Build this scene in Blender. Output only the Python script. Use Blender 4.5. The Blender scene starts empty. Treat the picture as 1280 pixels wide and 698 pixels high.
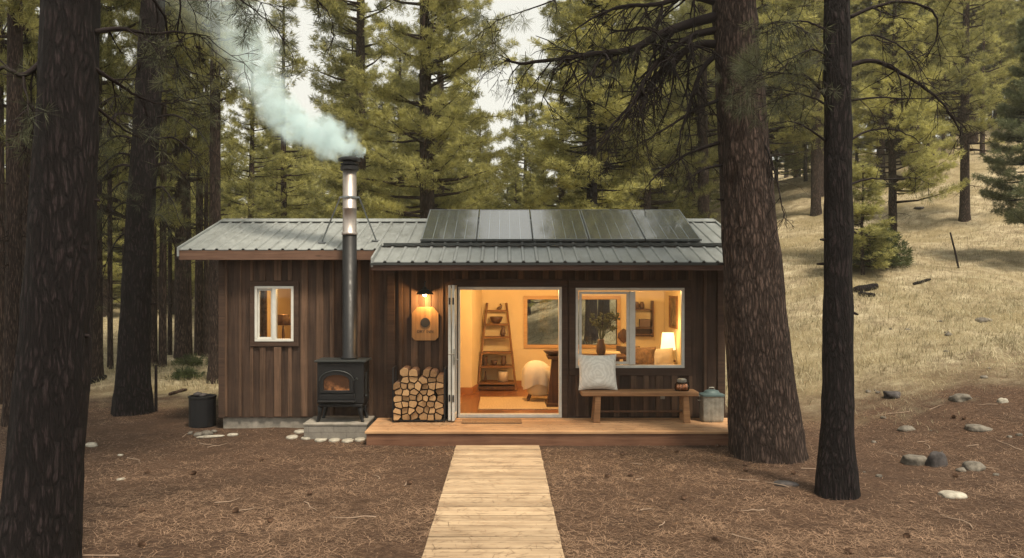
import bpy, math, random
import numpy as np
from mathutils import Vector, Matrix, noise as mnoise

# ------------------------------------------------------------------ camera, light, exposure
sc = bpy.context.scene
COL = sc.collection
R = math.radians
CAMZ = 2.2
FPX = 984.0
cam = bpy.data.cameras.new("camera"); camo = bpy.data.objects.new("camera", cam); COL.objects.link(camo)
camo.location = (0, 0, CAMZ); camo.rotation_euler = (R(90), 0, 0)
cam.sensor_width = 36; cam.lens = 36 * FPX / 1280
cam.shift_x = 10 / 1280; cam.shift_y = 9 / 1280
cam.clip_start = .05; cam.clip_end = 2000
sc.camera = camo

SUN_EL, SUN_AZ = 64, 150          # azimuth the light comes from, clockwise from +Y
world = bpy.data.worlds.new("World"); sc.world = world; world.use_nodes = True
wn = world.node_tree; wn.nodes.clear()
wo = wn.nodes.new('ShaderNodeOutputWorld'); wb = wn.nodes.new('ShaderNodeBackground')
sky = wn.nodes.new('ShaderNodeTexSky'); sky.sky_type = 'NISHITA'; sky.sun_disc = False
sky.sun_elevation = R(SUN_EL); sky.sun_rotation = R(SUN_AZ); sky.dust_density = 4; sky.air_density = 1.0
hs = wn.nodes.new('ShaderNodeHueSaturation'); hs.inputs['Saturation'].default_value = .12; hs.inputs['Value'].default_value = 1.0
wmx = wn.nodes.new('ShaderNodeMix'); wmx.data_type = 'RGBA'; wmx.blend_type = 'MIX'; wmx.inputs[0].default_value = .72
wmx.inputs[7].default_value = (6.9, 6.8, 6.1, 1)      # an even veil of high cloud
wn.links.new(sky.outputs[0], hs.inputs['Color']); wn.links.new(hs.outputs[0], wmx.inputs[6])
wn.links.new(wmx.outputs[2], wb.inputs[0])
wb.inputs[1].default_value = .10
wn.links.new(wb.outputs[0], wo.inputs[0])

sl = bpy.data.lights.new("sun", 'SUN'); so = bpy.data.objects.new("sun", sl); COL.objects.link(so)
sl.energy = 3.6; sl.angle = R(10); sl.color = (1, .87, .68)
_a = R(SUN_AZ); _e = R(SUN_EL)
sdir = Vector((math.sin(_a) * math.cos(_e), math.cos(_a) * math.cos(_e), math.sin(_e)))
so.rotation_euler = sdir.to_track_quat('Z', 'Y').to_euler()
so.location = (0, 0, 60)

vs = sc.view_settings
vs.view_transform = 'Standard'; vs.look = 'None'; vs.gamma = 1; vs.use_curve_mapping = False
vs.exposure = 0.65
cy = sc.cycles
cy.use_denoising = True; cy.max_bounces = 7; cy.diffuse_bounces = 3; cy.glossy_bounces = 3
cy.transmission_bounces = 4; cy.transparent_max_bounces = 10; cy.volume_bounces = 4
cy.volume_step_rate = 1.0; cy.volume_max_steps = 96; cy.sample_clamp_indirect = 4; cy.caustics_reflective = False; cy.caustics_refractive = False

# ------------------------------------------------------------------ helpers
def pt(px, py, D):
    return ((px - 630) / FPX * D, D, CAMZ - (py - 358) / FPX * D)

ORIG = {}
def tag(o, label=None, cat=None, group=None, kind=None):
    if label: o['label'] = label
    if cat: o['category'] = cat
    if group: o['group'] = group
    if kind: o['kind'] = kind
    return o
def thing(name, label, cat, loc=(0, 0, 0), group=None):
    o = bpy.data.objects.new(name, None); COL.objects.link(o); o.location = loc
    o.empty_display_size = .2
    ORIG[o.name] = Vector(loc)
    return tag(o, label, cat, group)

class MB:
    def __init__(s): s.v = []; s.f = []; s.m = []
    def add(s, vs, fs, m=0):
        n = len(s.v); s.v.extend([tuple(p) for p in vs]); s.f.extend([tuple(i + n for i in f) for f in fs]); s.m.extend([m] * len(fs)); return s
    def box(s, x0, x1, y0, y1, z0, z1, m=0):
        v = [(x, y, z) for z in (z0, z1) for y in (y0, y1) for x in (x0, x1)]
        return s.add(v, [(0, 2, 3, 1), (4, 5, 7, 6), (0, 1, 5, 4), (2, 6, 7, 3), (0, 4, 6, 2), (1, 3, 7, 5)], m)
    def obox(s, c, ax, ay, az, m=0):
        c, ax, ay, az = map(Vector, (c, ax, ay, az))
        v = [c + ax * i + ay * j + az * k for k in (-1, 1) for j in (-1, 1) for i in (-1, 1)]
        return s.add(v, [(0, 2, 3, 1), (4, 5, 7, 6), (0, 1, 5, 4), (2, 6, 7, 3), (0, 4, 6, 2), (1, 3, 7, 5)], m)
    def tube(s, pts, rad, n=8, m=0, cap=True):
        pts = [Vector(p) for p in pts]
        if not hasattr(rad, '__len__'): rad = [rad] * len(pts)
        base = len(s.v); vs = []; fs = []
        up = Vector((0, 0, 1)); t0 = (pts[1] - pts[0]).normalized()
        a = t0.cross(up)
        if a.length < .05: a = t0.cross(Vector((1, 0, 0)))
        a.normalize()
        for i, p in enumerate(pts):
            t = (pts[min(i + 1, len(pts) - 1)] - pts[max(i - 1, 0)]).normalized()
            a = (a - t * a.dot(t)).normalized(); b = t.cross(a)
            for k in range(n):
                th = 2 * math.pi * k / n
                vs.append(p + (a * math.cos(th) + b * math.sin(th)) * rad[i])
        for i in range(len(pts) - 1):
            for k in range(n):
                k2 = (k + 1) % n
                fs.append((i * n + k, i * n + k2, (i + 1) * n + k2, (i + 1) * n + k))
        if cap:
            fs.append(tuple(reversed(range(n)))); fs.append(tuple((len(pts) - 1) * n + k for k in range(n)))
        return s.add(vs, fs, m)
    def lathe(s, c, prof, n=24, m=0, sx=1, sy=1):
        cx, cy_, cz = c; vs = []; fs = []
        for r, z in prof:
            for k in range(n):
                th = 2 * math.pi * k / n
                vs.append((cx + r * math.cos(th) * sx, cy_ + r * math.sin(th) * sy, cz + z))
        for i in range(len(prof) - 1):
            for k in range(n):
                k2 = (k + 1) % n
                fs.append((i * n + k, i * n + k2, (i + 1) * n + k2, (i + 1) * n + k))
        if prof[0][0] > 1e-4: fs.append(tuple(reversed(range(n))))
        if prof[-1][0] > 1e-4: fs.append(tuple((len(prof) - 1) * n + k for k in range(n)))
        return s.add(vs, fs, m)
    def prism(s, poly, d, m=0, mside=None):
        """poly: list of 3d pts (planar); d: extrusion vector"""
        n = len(poly); d = Vector(d); vs = [Vector(p) for p in poly] + [Vector(p) + d for p in poly]
        s.add(vs, [tuple(range(n))], m); b = len(s.v) - 2 * n
        s.f.append(tuple(b + n + i for i in reversed(range(n)))); s.m.append(m)
        for i in range(n):
            j = (i + 1) % n
            s.f.append((b + i, b + n + i, b + n + j, b + j)); s.m.append(m if mside is None else mside)
        return s
    def build(s, name, mat, parent=None, smooth=False, loc=None, bevel=0, sub=0):
        org = Vector((0, 0, 0))
        if parent is not None: org = ORIG[parent.name]
        elif loc is not None: org = Vector(loc)
        me = bpy.data.meshes.new(name)
        me.from_pydata([(p[0] - org.x, p[1] - org.y, p[2] - org.z) for p in s.v], [], s.f)
        mats = mat if isinstance(mat, (list, tuple)) else [mat]
        for mm in mats: me.materials.append(mm)
        if len(mats) > 1: me.polygons.foreach_set('material_index', s.m)
        if smooth: me.polygons.foreach_set('use_smooth', [True] * len(me.polygons))
        me.update()
        o = bpy.data.objects.new(name, me); COL.objects.link(o)
        if parent is not None: o.parent = parent
        elif loc is not None: o.location = loc
        ORIG[o.name] = org
        if sub:
            q = o.modifiers.new('sub', 'SUBSURF'); q.levels = sub; q.render_levels = sub
        if bevel:
            q = o.modifiers.new('bev', 'BEVEL'); q.width = bevel; q.segments = 2; q.limit_method = 'ANGLE'; q.angle_limit = R(40)
        return o

def np_mesh(name, V, F, mat, smooth=False, midx=None):
    """V (N,3), F (M,k) with one k"""
    me = bpy.data.meshes.new(name); V = np.asarray(V, np.float32); F = np.asarray(F, np.int32); k = F.shape[1]
    me.vertices.add(len(V)); me.vertices.foreach_set('co', V.ravel())
    me.loops.add(F.size); me.loops.foreach_set('vertex_index', F.ravel())
    me.polygons.add(len(F)); me.polygons.foreach_set('loop_start', np.arange(0, F.size, k, dtype=np.int32))
    me.polygons.foreach_set('loop_total', np.full(len(F), k, np.int32))
    if smooth: me.polygons.foreach_set('use_smooth', np.ones(len(F), bool))
    me.update(calc_edges=True); me.materials.append(mat)
    return me
def mobj(name, me, parent=None, loc=None):
    o = bpy.data.objects.new(name, me); COL.objects.link(o)
    if parent is not None: o.parent = parent
    if loc is not None: o.location = loc
    ORIG[o.name] = Vector((0, 0, 0))
    return o

# hashed value noise
def _h(i, j, k, s):
    n = (i * 374761393 + j * 668265263 + k * 2147483647 + s * 144665) & 0xffffffff
    n = ((n ^ (n >> 13)) * 1274126177) & 0xffffffff
    n = (n ^ (n >> 16)) & 0xffffffff
    return n / 4294967295.0
def vnoise(x, y, z, s=0):
    x, y, z = np.broadcast_arrays(np.asarray(x, float), np.asarray(y, float), np.asarray(z, float))
    i = np.floor(x).astype(np.int64); j = np.floor(y).astype(np.int64); k = np.floor(z).astype(np.int64)
    fx, fy, fz = x - i, y - j, z - k
    fx = fx * fx * (3 - 2 * fx); fy = fy * fy * (3 - 2 * fy); fz = fz * fz * (3 - 2 * fz)
    r = 0
    for a in (0, 1):
        for b in (0, 1):
            for c in (0, 1):
                w = (fx if a else 1 - fx) * (fy if b else 1 - fy) * (fz if c else 1 - fz)
                r = r + w * _h(i + a, j + b, k + c, s)
    return r * 2 - 1
def sstep(x, a, b):
    t = np.clip((x - a) / (b - a), 0, 1); return t * t * (3 - 2 * t)

def ground(x, y):
    x = np.asarray(x, float); y = np.asarray(y, float)
    a = sstep(x, -2.0, 6.5)
    d0 = 16.3 - 3.3 * a
    s = .045 + .125 * a + .009 * np.clip(x - 8, 0, 30)
    t = y - d0; k = 1.2
    rise = k * np.log1p(np.exp(np.clip(t / k, -30, 30)))
    far = 30.0
    rise = np.where(rise > far, far + (rise - far) * .12, rise)
    z = s * rise
    z = z + .8 * sstep(x, 4.6, 9) * sstep(y, 7.5, 13)          # the bank on the right
    z = z + 16 * sstep(y, 52, 150) * (1 - .5 * a)
    wild = sstep(np.hypot((x + .4) / 1.3, (y - 12) ) , 4.5, 9)
    z = z + wild * (.16 * vnoise(x * .28, y * .28, 0, 3) + .06 * vnoise(x * .9, y * .9, 0, 4))
    z = z + wild * sstep(y + x * .2, 11, 15) * (1 - sstep(y, 50, 70)) * (.05 * vnoise(x * 1.7, y * 2.6, 0, 6) + .03 * vnoise(x * 4, y * 5, 0, 7))
    z = z + .014 * vnoise(x * 2.6, y * 2.6, 0, 5)
    z = z + .03 * sstep(y, 10.9, 11.8) * (1 - sstep(x, -1.9, -1.2)) * (1 - wild)
    return z
def gz(x, y): return float(ground(x, y))
def ray_ground(px, py):
    lo = 1.5; prev = None
    for D in np.arange(2.0, 120, .05):
        x, y, z = pt(px, py, D)
        if z <= gz(x, y): return (x, y, gz(x, y))
    return pt(px, py, 60)

# ------------------------------------------------------------------ materials
def mat(name, col, rough=.7, metal=0, spec=.5, build=None):
    m = bpy.data.materials.new(name); m.use_nodes = True; nt = m.node_tree
    b = nt.nodes['Principled BSDF']
    b.inputs['Base Color'].default_value = (*col, 1); b.inputs['Roughness'].default_value = rough
    b.inputs['Metallic'].default_value = metal; b.inputs['Specular IOR Level'].default_value = spec
    if build: build(nt, b)
    return m
def N(nt, t, **kw):
    n = nt.nodes.new(t)
    for k, v in kw.items():
        if k.startswith('i_'):
            key = k[2:]; n.inputs[int(key) if key.isdigit() else key].default_value = v
        else: setattr(n, k, v)
    return n
def L(nt, a, b): nt.links.new(a, b)
def coord(nt, scale=(1, 1, 1), kind='Object', loc=(0, 0, 0)):
    tc = N(nt, 'ShaderNodeTexCoord'); mp = N(nt, 'ShaderNodeMapping')
    mp.inputs['Scale'].default_value = scale; mp.inputs['Location'].default_value = loc
    L(nt, tc.outputs[kind], mp.inputs[0]); return mp.outputs[0]
def ramp(nt, fac, stops):
    r = N(nt, 'ShaderNodeValToRGB'); e = r.color_ramp.elements
    while len(e) < len(stops): e.new(.5)
    for i, (p, c) in enumerate(stops):
        e[i].position = p; e[i].color = (*c, 1) if len(c) == 3 else c
    L(nt, fac, r.inputs[0]); return r.outputs[0]
def mixc(nt, f, a, b, mode='MIX'):
    m = N(nt, 'ShaderNodeMix', data_type='RGBA', blend_type=mode)
    for s_, i in ((f, 0), (a, 6), (b, 7)):
        if hasattr(s_, 'is_output') or hasattr(s_, 'links'): L(nt, s_, m.inputs[i])
        else: m.inputs[i].default_value = s_ if i == 0 else (*s_, 1)
    return m.outputs[2]
def noise(nt, vec, scale=5, detail=5, rough=.6, dist=0):
    n = N(nt, 'ShaderNodeTexNoise'); n.inputs['Scale'].default_value = scale; n.inputs['Detail'].default_value = detail
    n.inputs['Roughness'].default_value = rough; n.inputs['Distortion'].default_value = dist
    L(nt, vec, n.inputs['Vector']); return n.outputs[0]
def bump(nt, b, h, strength=.3, dist=.02):
    n = N(nt, 'ShaderNodeBump'); n.inputs['Strength'].default_value = strength; n.inputs['Distance'].default_value = dist
    L(nt, h, n.inputs['Height']); L(nt, n.outputs[0], b.inputs['Normal'])
def mth(nt, op, a, b=None, c=None):
    n = N(nt, 'ShaderNodeMath', operation=op)
    for i, v in enumerate((a, b, c)):
        if v is None: continue
        if hasattr(v, 'links'): L(nt, v, n.inputs[i])
        else: n.inputs[i].default_value = v
    return n.outputs[0]

def wood(name, c0, c1, axis='z', pitch=None, rough=.75, grain=1.0, vary=.35, knots=True, spec=.3):
    """axis: grain direction. pitch: (axis index, width) for per board tone"""
    def bld(nt, b):
        sc_ = {'x': (1.2, 22, 22), 'y': (22, 1.2, 22), 'z': (22, 22, 1.2)}[axis]
        v = coord(nt, sc_)
        n1 = noise(nt, v, 1.0 * grain, 6, .65, .6)
        v2 = coord(nt, (1, 1, 1)); n2 = noise(nt, v2, 2.2, 4, .6)
        mixed = mth(nt, 'ADD', mth(nt, 'MULTIPLY', n1, .7), mth(nt, 'MULTIPLY', n2, .4))
        c = ramp(nt, mixed, [(.38, c0), (.72, c1)])
        if pitch:
            sep = N(nt, 'ShaderNodeSeparateXYZ'); tc = N(nt, 'ShaderNodeTexCoord'); L(nt, tc.outputs['Object'], sep.inputs[0])
            fl = mth(nt, 'FLOOR', mth(nt, 'DIVIDE', sep.outputs[pitch[0]], pitch[1]))
            wnz = N(nt, 'ShaderNodeTexWhiteNoise', noise_dimensions='1D'); L(nt, fl, wnz.inputs['W'])
            k = mth(nt, 'ADD', mth(nt, 'MULTIPLY', wnz.outputs[0], vary), 1 - vary / 2)
            cmb = N(nt, 'ShaderNodeCombineXYZ'); [L(nt, k, cmb.inputs[i]) for i in range(3)]
            c = mixc(nt, 1.0, c, cmb.outputs[0], 'MULTIPLY')
        if knots:
            vo = N(nt, 'ShaderNodeTexVoronoi', i_Scale=1.0); L(nt, coord(nt, {'x': (1.2, 6, 6), 'y': (6, 1.2, 6), 'z': (6, 6, 1.2)}[axis]), vo.inputs['Vector'])
            kf = ramp(nt, vo.outputs['Distance'], [(.0, (1, 1, 1)), (.09, (0, 0, 0))])
            c = mixc(nt, kf, c, tuple(q * .35 for q in c0))
        L(nt, c, b.inputs['Base Color'])
        bump(nt, b, n1, .35, .004)
    return mat(name, c0, rough, 0, spec, bld)

M = {}
M['siding'] = wood('siding_wood', (.024, .0135, .0095), (.085, .05, .034), 'z', (0, .146), .78, vary=.3)
M['batten'] = wood('batten_wood', (.038, .022, .015), (.15, .088, .055), 'z', (0, .11), .78, vary=.35)
M['trim'] = wood('trim_wood', (.034, .02, .014), (.085, .05, .034), 'x', None, .75)
M['fascia'] = wood('fascia_wood', (.085, .045, .03), (.19, .11, .075), 'x', None, .7)
M['porch_fascia'] = wood('porch_fascia_wood', (.05, .026, .02), (.13, .07, .05), 'x', None, .6)
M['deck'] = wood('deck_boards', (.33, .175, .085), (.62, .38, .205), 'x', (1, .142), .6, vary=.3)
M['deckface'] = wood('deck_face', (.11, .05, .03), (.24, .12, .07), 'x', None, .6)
M['walk'] = wood('walkway_planks', (.21, .145, .09), (.46, .345, .225), 'x', (1, .155), .7, vary=.3)
M['bench'] = wood('bench_wood', (.15, .075, .035), (.38, .21, .10), 'x', None, .6)
M['plaque'] = wood('plaque_wood', (.19, .10, .04), (.38, .22, .095), 'z', (0, .09), .6, vary=.4)
M['darkwood'] = wood('dark_wood', (.05, .024, .012), (.14, .07, .035), 'z', None, .5)
M['shelfwood'] = wood('shelf_wood', (.12, .055, .022), (.26, .13, .055), 'x', None, .5)
M['floorwood'] = wood('floor_wood', (.16, .055, .02), (.32, .13, .05), 'y', (0, .12), .35, vary=.4, spec=.5)
M['paleframe'] = wood('pale_frame_wood', (.45, .27, .12), (.62, .40, .2), 'x', None, .5, knots=False)

def _bark(c0, c1, c2, sc_=1.0, bstr=1.0):
    def bld(nt, b):
        w = N(nt, 'ShaderNodeTexNoise', i_Scale=2.6); w.inputs['Detail'].default_value = 5; L(nt, coord(nt, (1, 1, .6)), w.inputs['Vector'])
        def warped(scale, amt):
            vm = N(nt, 'ShaderNodeVectorMath', operation='MULTIPLY_ADD'); L(nt, w.outputs[1], vm.inputs[0]); vm.inputs[1].default_value = (amt, amt, amt); L(nt, coord(nt, scale), vm.inputs[2]); return vm.outputs[0]
        vo = N(nt, 'ShaderNodeTexVoronoi', feature='DISTANCE_TO_EDGE', i_Scale=1.0); L(nt, warped((24 * sc_, 24 * sc_, 4.6 * sc_), 3.4), vo.inputs['Vector'])
        v2 = N(nt, 'ShaderNodeTexVoronoi', feature='DISTANCE_TO_EDGE', i_Scale=1.0); L(nt, warped((62 * sc_, 62 * sc_, 10 * sc_), 4.0), v2.inputs['Vector'])
        fine = noise(nt, coord(nt, (75, 75, 11)), 1.3, 8, .8)
        e1 = ramp(nt, vo.outputs['Distance'], [(.0, (0, 0, 0)), (.3, (1, 1, 1))]); e2 = ramp(nt, v2.outputs['Distance'], [(.0, (0, 0, 0)), (.3, (1, 1, 1))])
        h = mth(nt, 'ADD', mth(nt, 'MULTIPLY', e1, .42), mth(nt, 'ADD', mth(nt, 'MULTIPLY', e2, .22), mth(nt, 'MULTIPLY', fine, .5)))
        c = ramp(nt, h, [(.22, c0), (.62, c1), (1.0, c2)])
        L(nt, c, b.inputs['Base Color']); bump(nt, b, h, bstr, .03)
    return bld
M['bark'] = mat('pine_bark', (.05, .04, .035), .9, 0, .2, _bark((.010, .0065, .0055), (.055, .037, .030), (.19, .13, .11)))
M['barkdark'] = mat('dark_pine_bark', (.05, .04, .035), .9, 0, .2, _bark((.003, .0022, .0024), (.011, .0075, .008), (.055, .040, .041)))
M['barkred'] = mat('red_pine_bark', (.05, .04, .035), .9, 0, .2, _bark((.02, .012, .009), (.085, .05, .038), (.19, .12, .09), 1.2))
M['twig'] = mat('bare_twig', (.016, .011, .011), .9, 0, .2)

def foliage(name, ca, cb_, trans=.35):
    m = bpy.data.materials.new(name); m.use_nodes = True; nt = m.node_tree; nt.nodes.clear()
    out = N(nt, 'ShaderNodeOutputMaterial'); d = N(nt, 'ShaderNodeBsdfPrincipled'); t = N(nt, 'ShaderNodeBsdfTranslucent'); mx = N(nt, 'ShaderNodeMixShader')
    d.inputs['Roughness'].default_value = .55; d.inputs['Specular IOR Level'].default_value = .35
    n = mth(nt, 'ADD', mth(nt, 'MULTIPLY', noise(nt, coord(nt), .9, 3, .6), .45), mth(nt, 'MULTIPLY', noise(nt, coord(nt), 4.5, 3, .6), .55)); oi = N(nt, 'ShaderNodeObjectInfo')
    gi = N(nt, 'ShaderNodeNewGeometry')
    f = mth(nt, 'ADD', mth(nt, 'MULTIPLY', mth(nt, 'SUBTRACT', n, .5), 1.7), mth(nt, 'ADD', mth(nt, 'MULTIPLY', oi.outputs['Random'], .2), .3))
    f = mth(nt, 'ADD', f, mth(nt, 'MULTIPLY', gi.outputs['Random Per Island'], .25))
    c = ramp(nt, f, [(.3, ca), (.8, cb_)])
    L(nt, c, d.inputs['Base Color']); L(nt, c, t.inputs['Color']); mx.inputs[0].default_value = trans
    L(nt, d.outputs[0], mx.inputs[1]); L(nt, t.outputs[0], mx.inputs[2]); L(nt, mx.outputs[0], out.inputs[0]); return m
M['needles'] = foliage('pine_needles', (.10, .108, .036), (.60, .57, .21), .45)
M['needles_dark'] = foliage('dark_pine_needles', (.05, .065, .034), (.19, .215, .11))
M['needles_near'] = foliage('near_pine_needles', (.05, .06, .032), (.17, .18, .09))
M['grassm'] = foliage('dry_grass', (.16, .135, .07), (.64, .57, .38), .3)
M['shrubleaf'] = foliage('shrub_leaf', (.035, .05, .018), (.10, .12, .04), .25)
M['litterm'] = foliage('needle_litter', (.06, .033, .020), (.39, .255, .168), .1)

def b_ground(nt, b):
    tc = N(nt, 'ShaderNodeTexCoord'); pos = tc.outputs['Object']
    sep = N(nt, 'ShaderNodeSeparateXYZ'); L(nt, pos, sep.inputs[0])
    n_big = noise(nt, pos, .45, 4, .6); n_mid = noise(nt, pos, 2.2, 6, .65); n_f = noise(nt, pos, 26, 8, .78); n_ff = noise(nt, pos, 90, 6, .8)
    lit = ramp(nt, mth(nt, 'ADD', mth(nt, 'MULTIPLY', n_f, .6), mth(nt, 'MULTIPLY', n_ff, .4)), [(.36, (.024, .014, .009)), (.5, (.088, .052, .034)), (.66, (.23, .148, .098))])
    lit = mixc(nt, ramp(nt, n_mid, [(.4, (0, 0, 0)), (.7, (.6, .6, .6))]), lit, (.036, .022, .016))
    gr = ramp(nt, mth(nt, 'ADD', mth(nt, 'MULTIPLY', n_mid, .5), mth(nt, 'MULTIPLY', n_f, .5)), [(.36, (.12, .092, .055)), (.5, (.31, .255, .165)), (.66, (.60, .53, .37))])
    gr = mixc(nt, ramp(nt, n_big, [(.42, (0, 0, 0)), (.66, (.8, .8, .8))]), gr, (.22, .175, .09))  # darker grass patches, partly shading between clumps put into the colour
    edge = mth(nt, 'ADD', sep.outputs[1], mth(nt, 'MULTIPLY', mth(nt, 'SUBTRACT', n_big, .5), 5.0))
    edge = mth(nt, 'ADD', edge, mth(nt, 'MULTIPLY', mth(nt, 'SUBTRACT', n_mid, .5), 3.0))
    edge = mth(nt, 'ADD', edge, mth(nt, 'MULTIPLY', sep.outputs[0], .17))
    mk = N(nt, 'ShaderNodeMapRange', i_1=12.9, i_2=15.6); L(nt, edge, mk.inputs[0])
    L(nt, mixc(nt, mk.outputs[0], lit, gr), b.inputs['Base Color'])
    bump(nt, b, mth(nt, 'ADD', n_f, mth(nt, 'MULTIPLY', n_ff, .6)), .9, .03)
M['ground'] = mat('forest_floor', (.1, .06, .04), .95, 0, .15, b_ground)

def b_conc(c0, c1, s=6):
    def f(nt, b):
        n = noise(nt, coord(nt), s, 8, .7); L(nt, ramp(nt, n, [(.35, c0), (.65, c1)]), b.inputs['Base Color']); bump(nt, b, n, .4, .01)
    return f
M['concrete'] = mat('concrete', (.3, .3, .3), .9, 0, .3, b_conc((.17, .155, .13), (.32, .29, .25)))
def b_block(nt, b):
    br = N(nt, 'ShaderNodeTexBrick'); v = coord(nt, (1, 1, 1))
    sep = N(nt, 'ShaderNodeSeparateXYZ'); L(nt, v, sep.inputs[0]); cb = N(nt, 'ShaderNodeCombineXYZ')
    L(nt, mth(nt, 'ADD', sep.outputs[0], sep.outputs[1]), cb.inputs[0]); L(nt, sep.outputs[2], cb.inputs[1])
    L(nt, cb.outputs[0], br.inputs['Vector']); br.inputs['Scale'].default_value = 1; br.inputs['Brick Width'].default_value = .36; br.inputs['Row Height'].default_value = .105
    br.inputs['Mortar Size'].default_value = .005
    br.inputs['Color1'].default_value = (.17, .155, .135, 1); br.inputs['Color2'].default_value = (.22, .20, .175, 1); br.inputs['Mortar'].default_value = (.10, .09, .08, 1)
    n = noise(nt, v, 14, 7, .7)
    L(nt, mixc(nt, .5, br.outputs[0], ramp(nt, n, [(.3, (.12, .11, .095)), (.7, (.28, .26, .23))])), b.inputs['Base Color'])
    bump(nt, b, mth(nt, 'ADD', mth(nt, 'MULTIPLY', br.outputs[1], -1), n), .4, .008)
M['block'] = mat('hearth_block', (.3, .3, .3), .9, 0, .3, b_block)
M['stone'] = mat('pale_stone', (.4, .4, .36), .85, 0, .3, b_conc((.20, .18, .145), (.46, .43, .36), 9))
M['rock'] = mat('grey_rock', (.2, .2, .2), .9, 0, .3, b_conc((.06, .052, .043), (.20, .18, .15), 9))
M['rockdark'] = mat('dark_rock', (.05, .05, .05), .9, 0, .3, b_conc((.02, .018, .018), (.09, .08, .08), 7))

def b_roof(nt, b):
    n = noise(nt, coord(nt, (3, 1, 3)), 2.2, 6, .65); n2 = noise(nt, coord(nt, (18, 1.4, 18)), 1, 4, .6)
    L(nt, ramp(nt, mth(nt, 'ADD', mth(nt, 'MULTIPLY', n, .5), mth(nt, 'MULTIPLY', n2, .5)), [(.3, (.21, .225, .22)), (.7, (.33, .35, .345))]), b.inputs['Base Color'])
    L(nt, ramp(nt, n, [(.3, (.28,) * 3), (.7, (.55,) * 3)]), b.inputs['Roughness'])
M['roof'] = mat('roof_metal', (.4, .45, .42), .4, .15, .5, b_roof)
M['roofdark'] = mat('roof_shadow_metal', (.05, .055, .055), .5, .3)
M['white'] = mat('white_frame', (.62, .62, .57), .45, 0, .5, lambda nt, b: L(nt, ramp(nt, noise(nt, coord(nt), 9, 4), [(.3, (.56, .56, .51)), (.7, (.68, .68, .63))]), b.inputs['Base Color']))
M['steel'] = mat('steel_pipe', (.42, .38, .35), .46, .8, .5, lambda nt, b: L(nt, ramp(nt, noise(nt, coord(nt, (1, 1, .4)), 7, 5), [(.3, (.30, .26, .24)), (.7, (.52, .47, .43))]), b.inputs['Base Color']))
M['galv'] = mat('galvanised_metal', (.4, .42, .38), .45, .6, .5, b_conc((.25, .245, .21), (.43, .42, .37), 9))
M['blackmetal'] = mat('black_stove_iron', (.008, .008, .009), .55, .1, .5, lambda nt, b: L(nt, ramp(nt, noise(nt, coord(nt), 12, 6), [(.3, (.38,) * 3), (.7, (.62,) * 3)]), b.inputs['Roughness']))
M['blacktop'] = mat('stove_plate', (.035, .04, .04), .45, .3)
M['alu'] = mat('aluminium_frame', (.30, .32, .33), .35, .8)
M['teal'] = mat('teal_lid', (.085, .125, .125), .5, .2)
M['copper'] = mat('copper_glass', (.5, .2, .09), .25, .6)
M['cream'] = mat('cream_wall', (.78, .62, .36), .85, 0, .2, lambda nt, b: L(nt, ramp(nt, noise(nt, coord(nt), 3, 5), [(.3, (.74, .585, .34)), (.7, (.80, .65, .39))]), b.inputs['Base Color']))
M['baseboard'] = mat('baseboard', (.40, .16, .05), .5)
M['fabricw'] = mat('white_fabric', (.62, .56, .48), .95, 0, .1)
M['shade'] = None
def b_pillow(nt, b):
    v = coord(nt); w = N(nt, 'ShaderNodeTexWave', wave_type='RINGS', rings_direction='Y', i_Scale=5.5, i_Distortion=7.0); w.inputs['Detail'].default_value = 2
    w.inputs['Detail Scale'].default_value = 2.5
    L(nt, v, w.inputs['Vector']); c = ramp(nt, w.outputs[0], [(.3, (.74, .73, .67)), (.6, (.64, .63, .575))])
    L(nt, c, b.inputs['Base Color']); bump(nt, b, noise(nt, v, 260, 2), .25, .002)
M['pillow'] = mat('patterned_pillow', (.7, .7, .65), .95, 0, .1, b_pillow)
M['brownfab'] = mat('brown_fabric', (.16, .10, .055), .95, 0, .1, b_conc((.10, .06, .035), (.26, .17, .10), 14))
M['darkfab'] = mat('dark_fabric', (.05, .035, .03), .95, 0, .1)
M['creamfab'] = mat('cream_fabric', (.62, .5, .33), .95, 0, .1)
M['rug'] = mat('woven_rug', (.6, .45, .28), .95, 0, .1, lambda nt, b: (L(nt, ramp(nt, noise(nt, coord(nt, (60, 25, 1)), 1, 3), [(.35, (.42, .30, .17)), (.65, (.72, .56, .36))]), b.inputs['Base Color'])))
M['mat'] = mat('coir_mat', (.30, .17, .08), .95, 0, .1, b_conc((.20, .11, .05), (.40, .24, .13), 60))
M['logbark'] = mat('log_bark', (.10, .06, .04), .9, 0, .2, b_conc((.05, .03, .02), (.17, .10, .065), 14))
def b_logend(nt, b):
    oi = N(nt, 'ShaderNodeObjectInfo'); n = noise(nt, coord(nt, (30, 3, 30)), 1.5, 6, .7)
    c = ramp(nt, mth(nt, 'ADD', mth(nt, 'MULTIPLY', n, .6), mth(nt, 'MULTIPLY', oi.outputs['Random'], .4)), [(.2, (.14, .075, .035)), (.8, (.60, .38, .19))])
    L(nt, c, b.inputs['Base Color']); bump(nt, b, n, .5, .006)
M['logend'] = mat('split_wood', (.5, .35, .2), .85, 0, .2, b_logend)
M['black'] = mat('matt_black', (.012, .012, .013), .6)
M['blackplastic'] = mat('black_drum', (.007, .007, .009), .5, 0, .4)
M['ceramic'] = mat('cream_ceramic', (.65, .55, .42), .4)
M['brownpot'] = mat('brown_pottery', (.10, .055, .035), .45)
M['print'] = mat('dark_print', (.12, .09, .06), .6, 0, .3, b_conc((.05, .04, .03), (.30, .22, .13), 9))
M['flower'] = mat('dried_flower', (.06, .075, .035), .9)
M['ceiling'] = mat('ceiling_board', (.7, .6, .42), .85)
M['soffit'] = wood('soffit_wood', (.03, .017, .012), (.07, .04, .028), 'x', (1, .14), .8)

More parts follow.
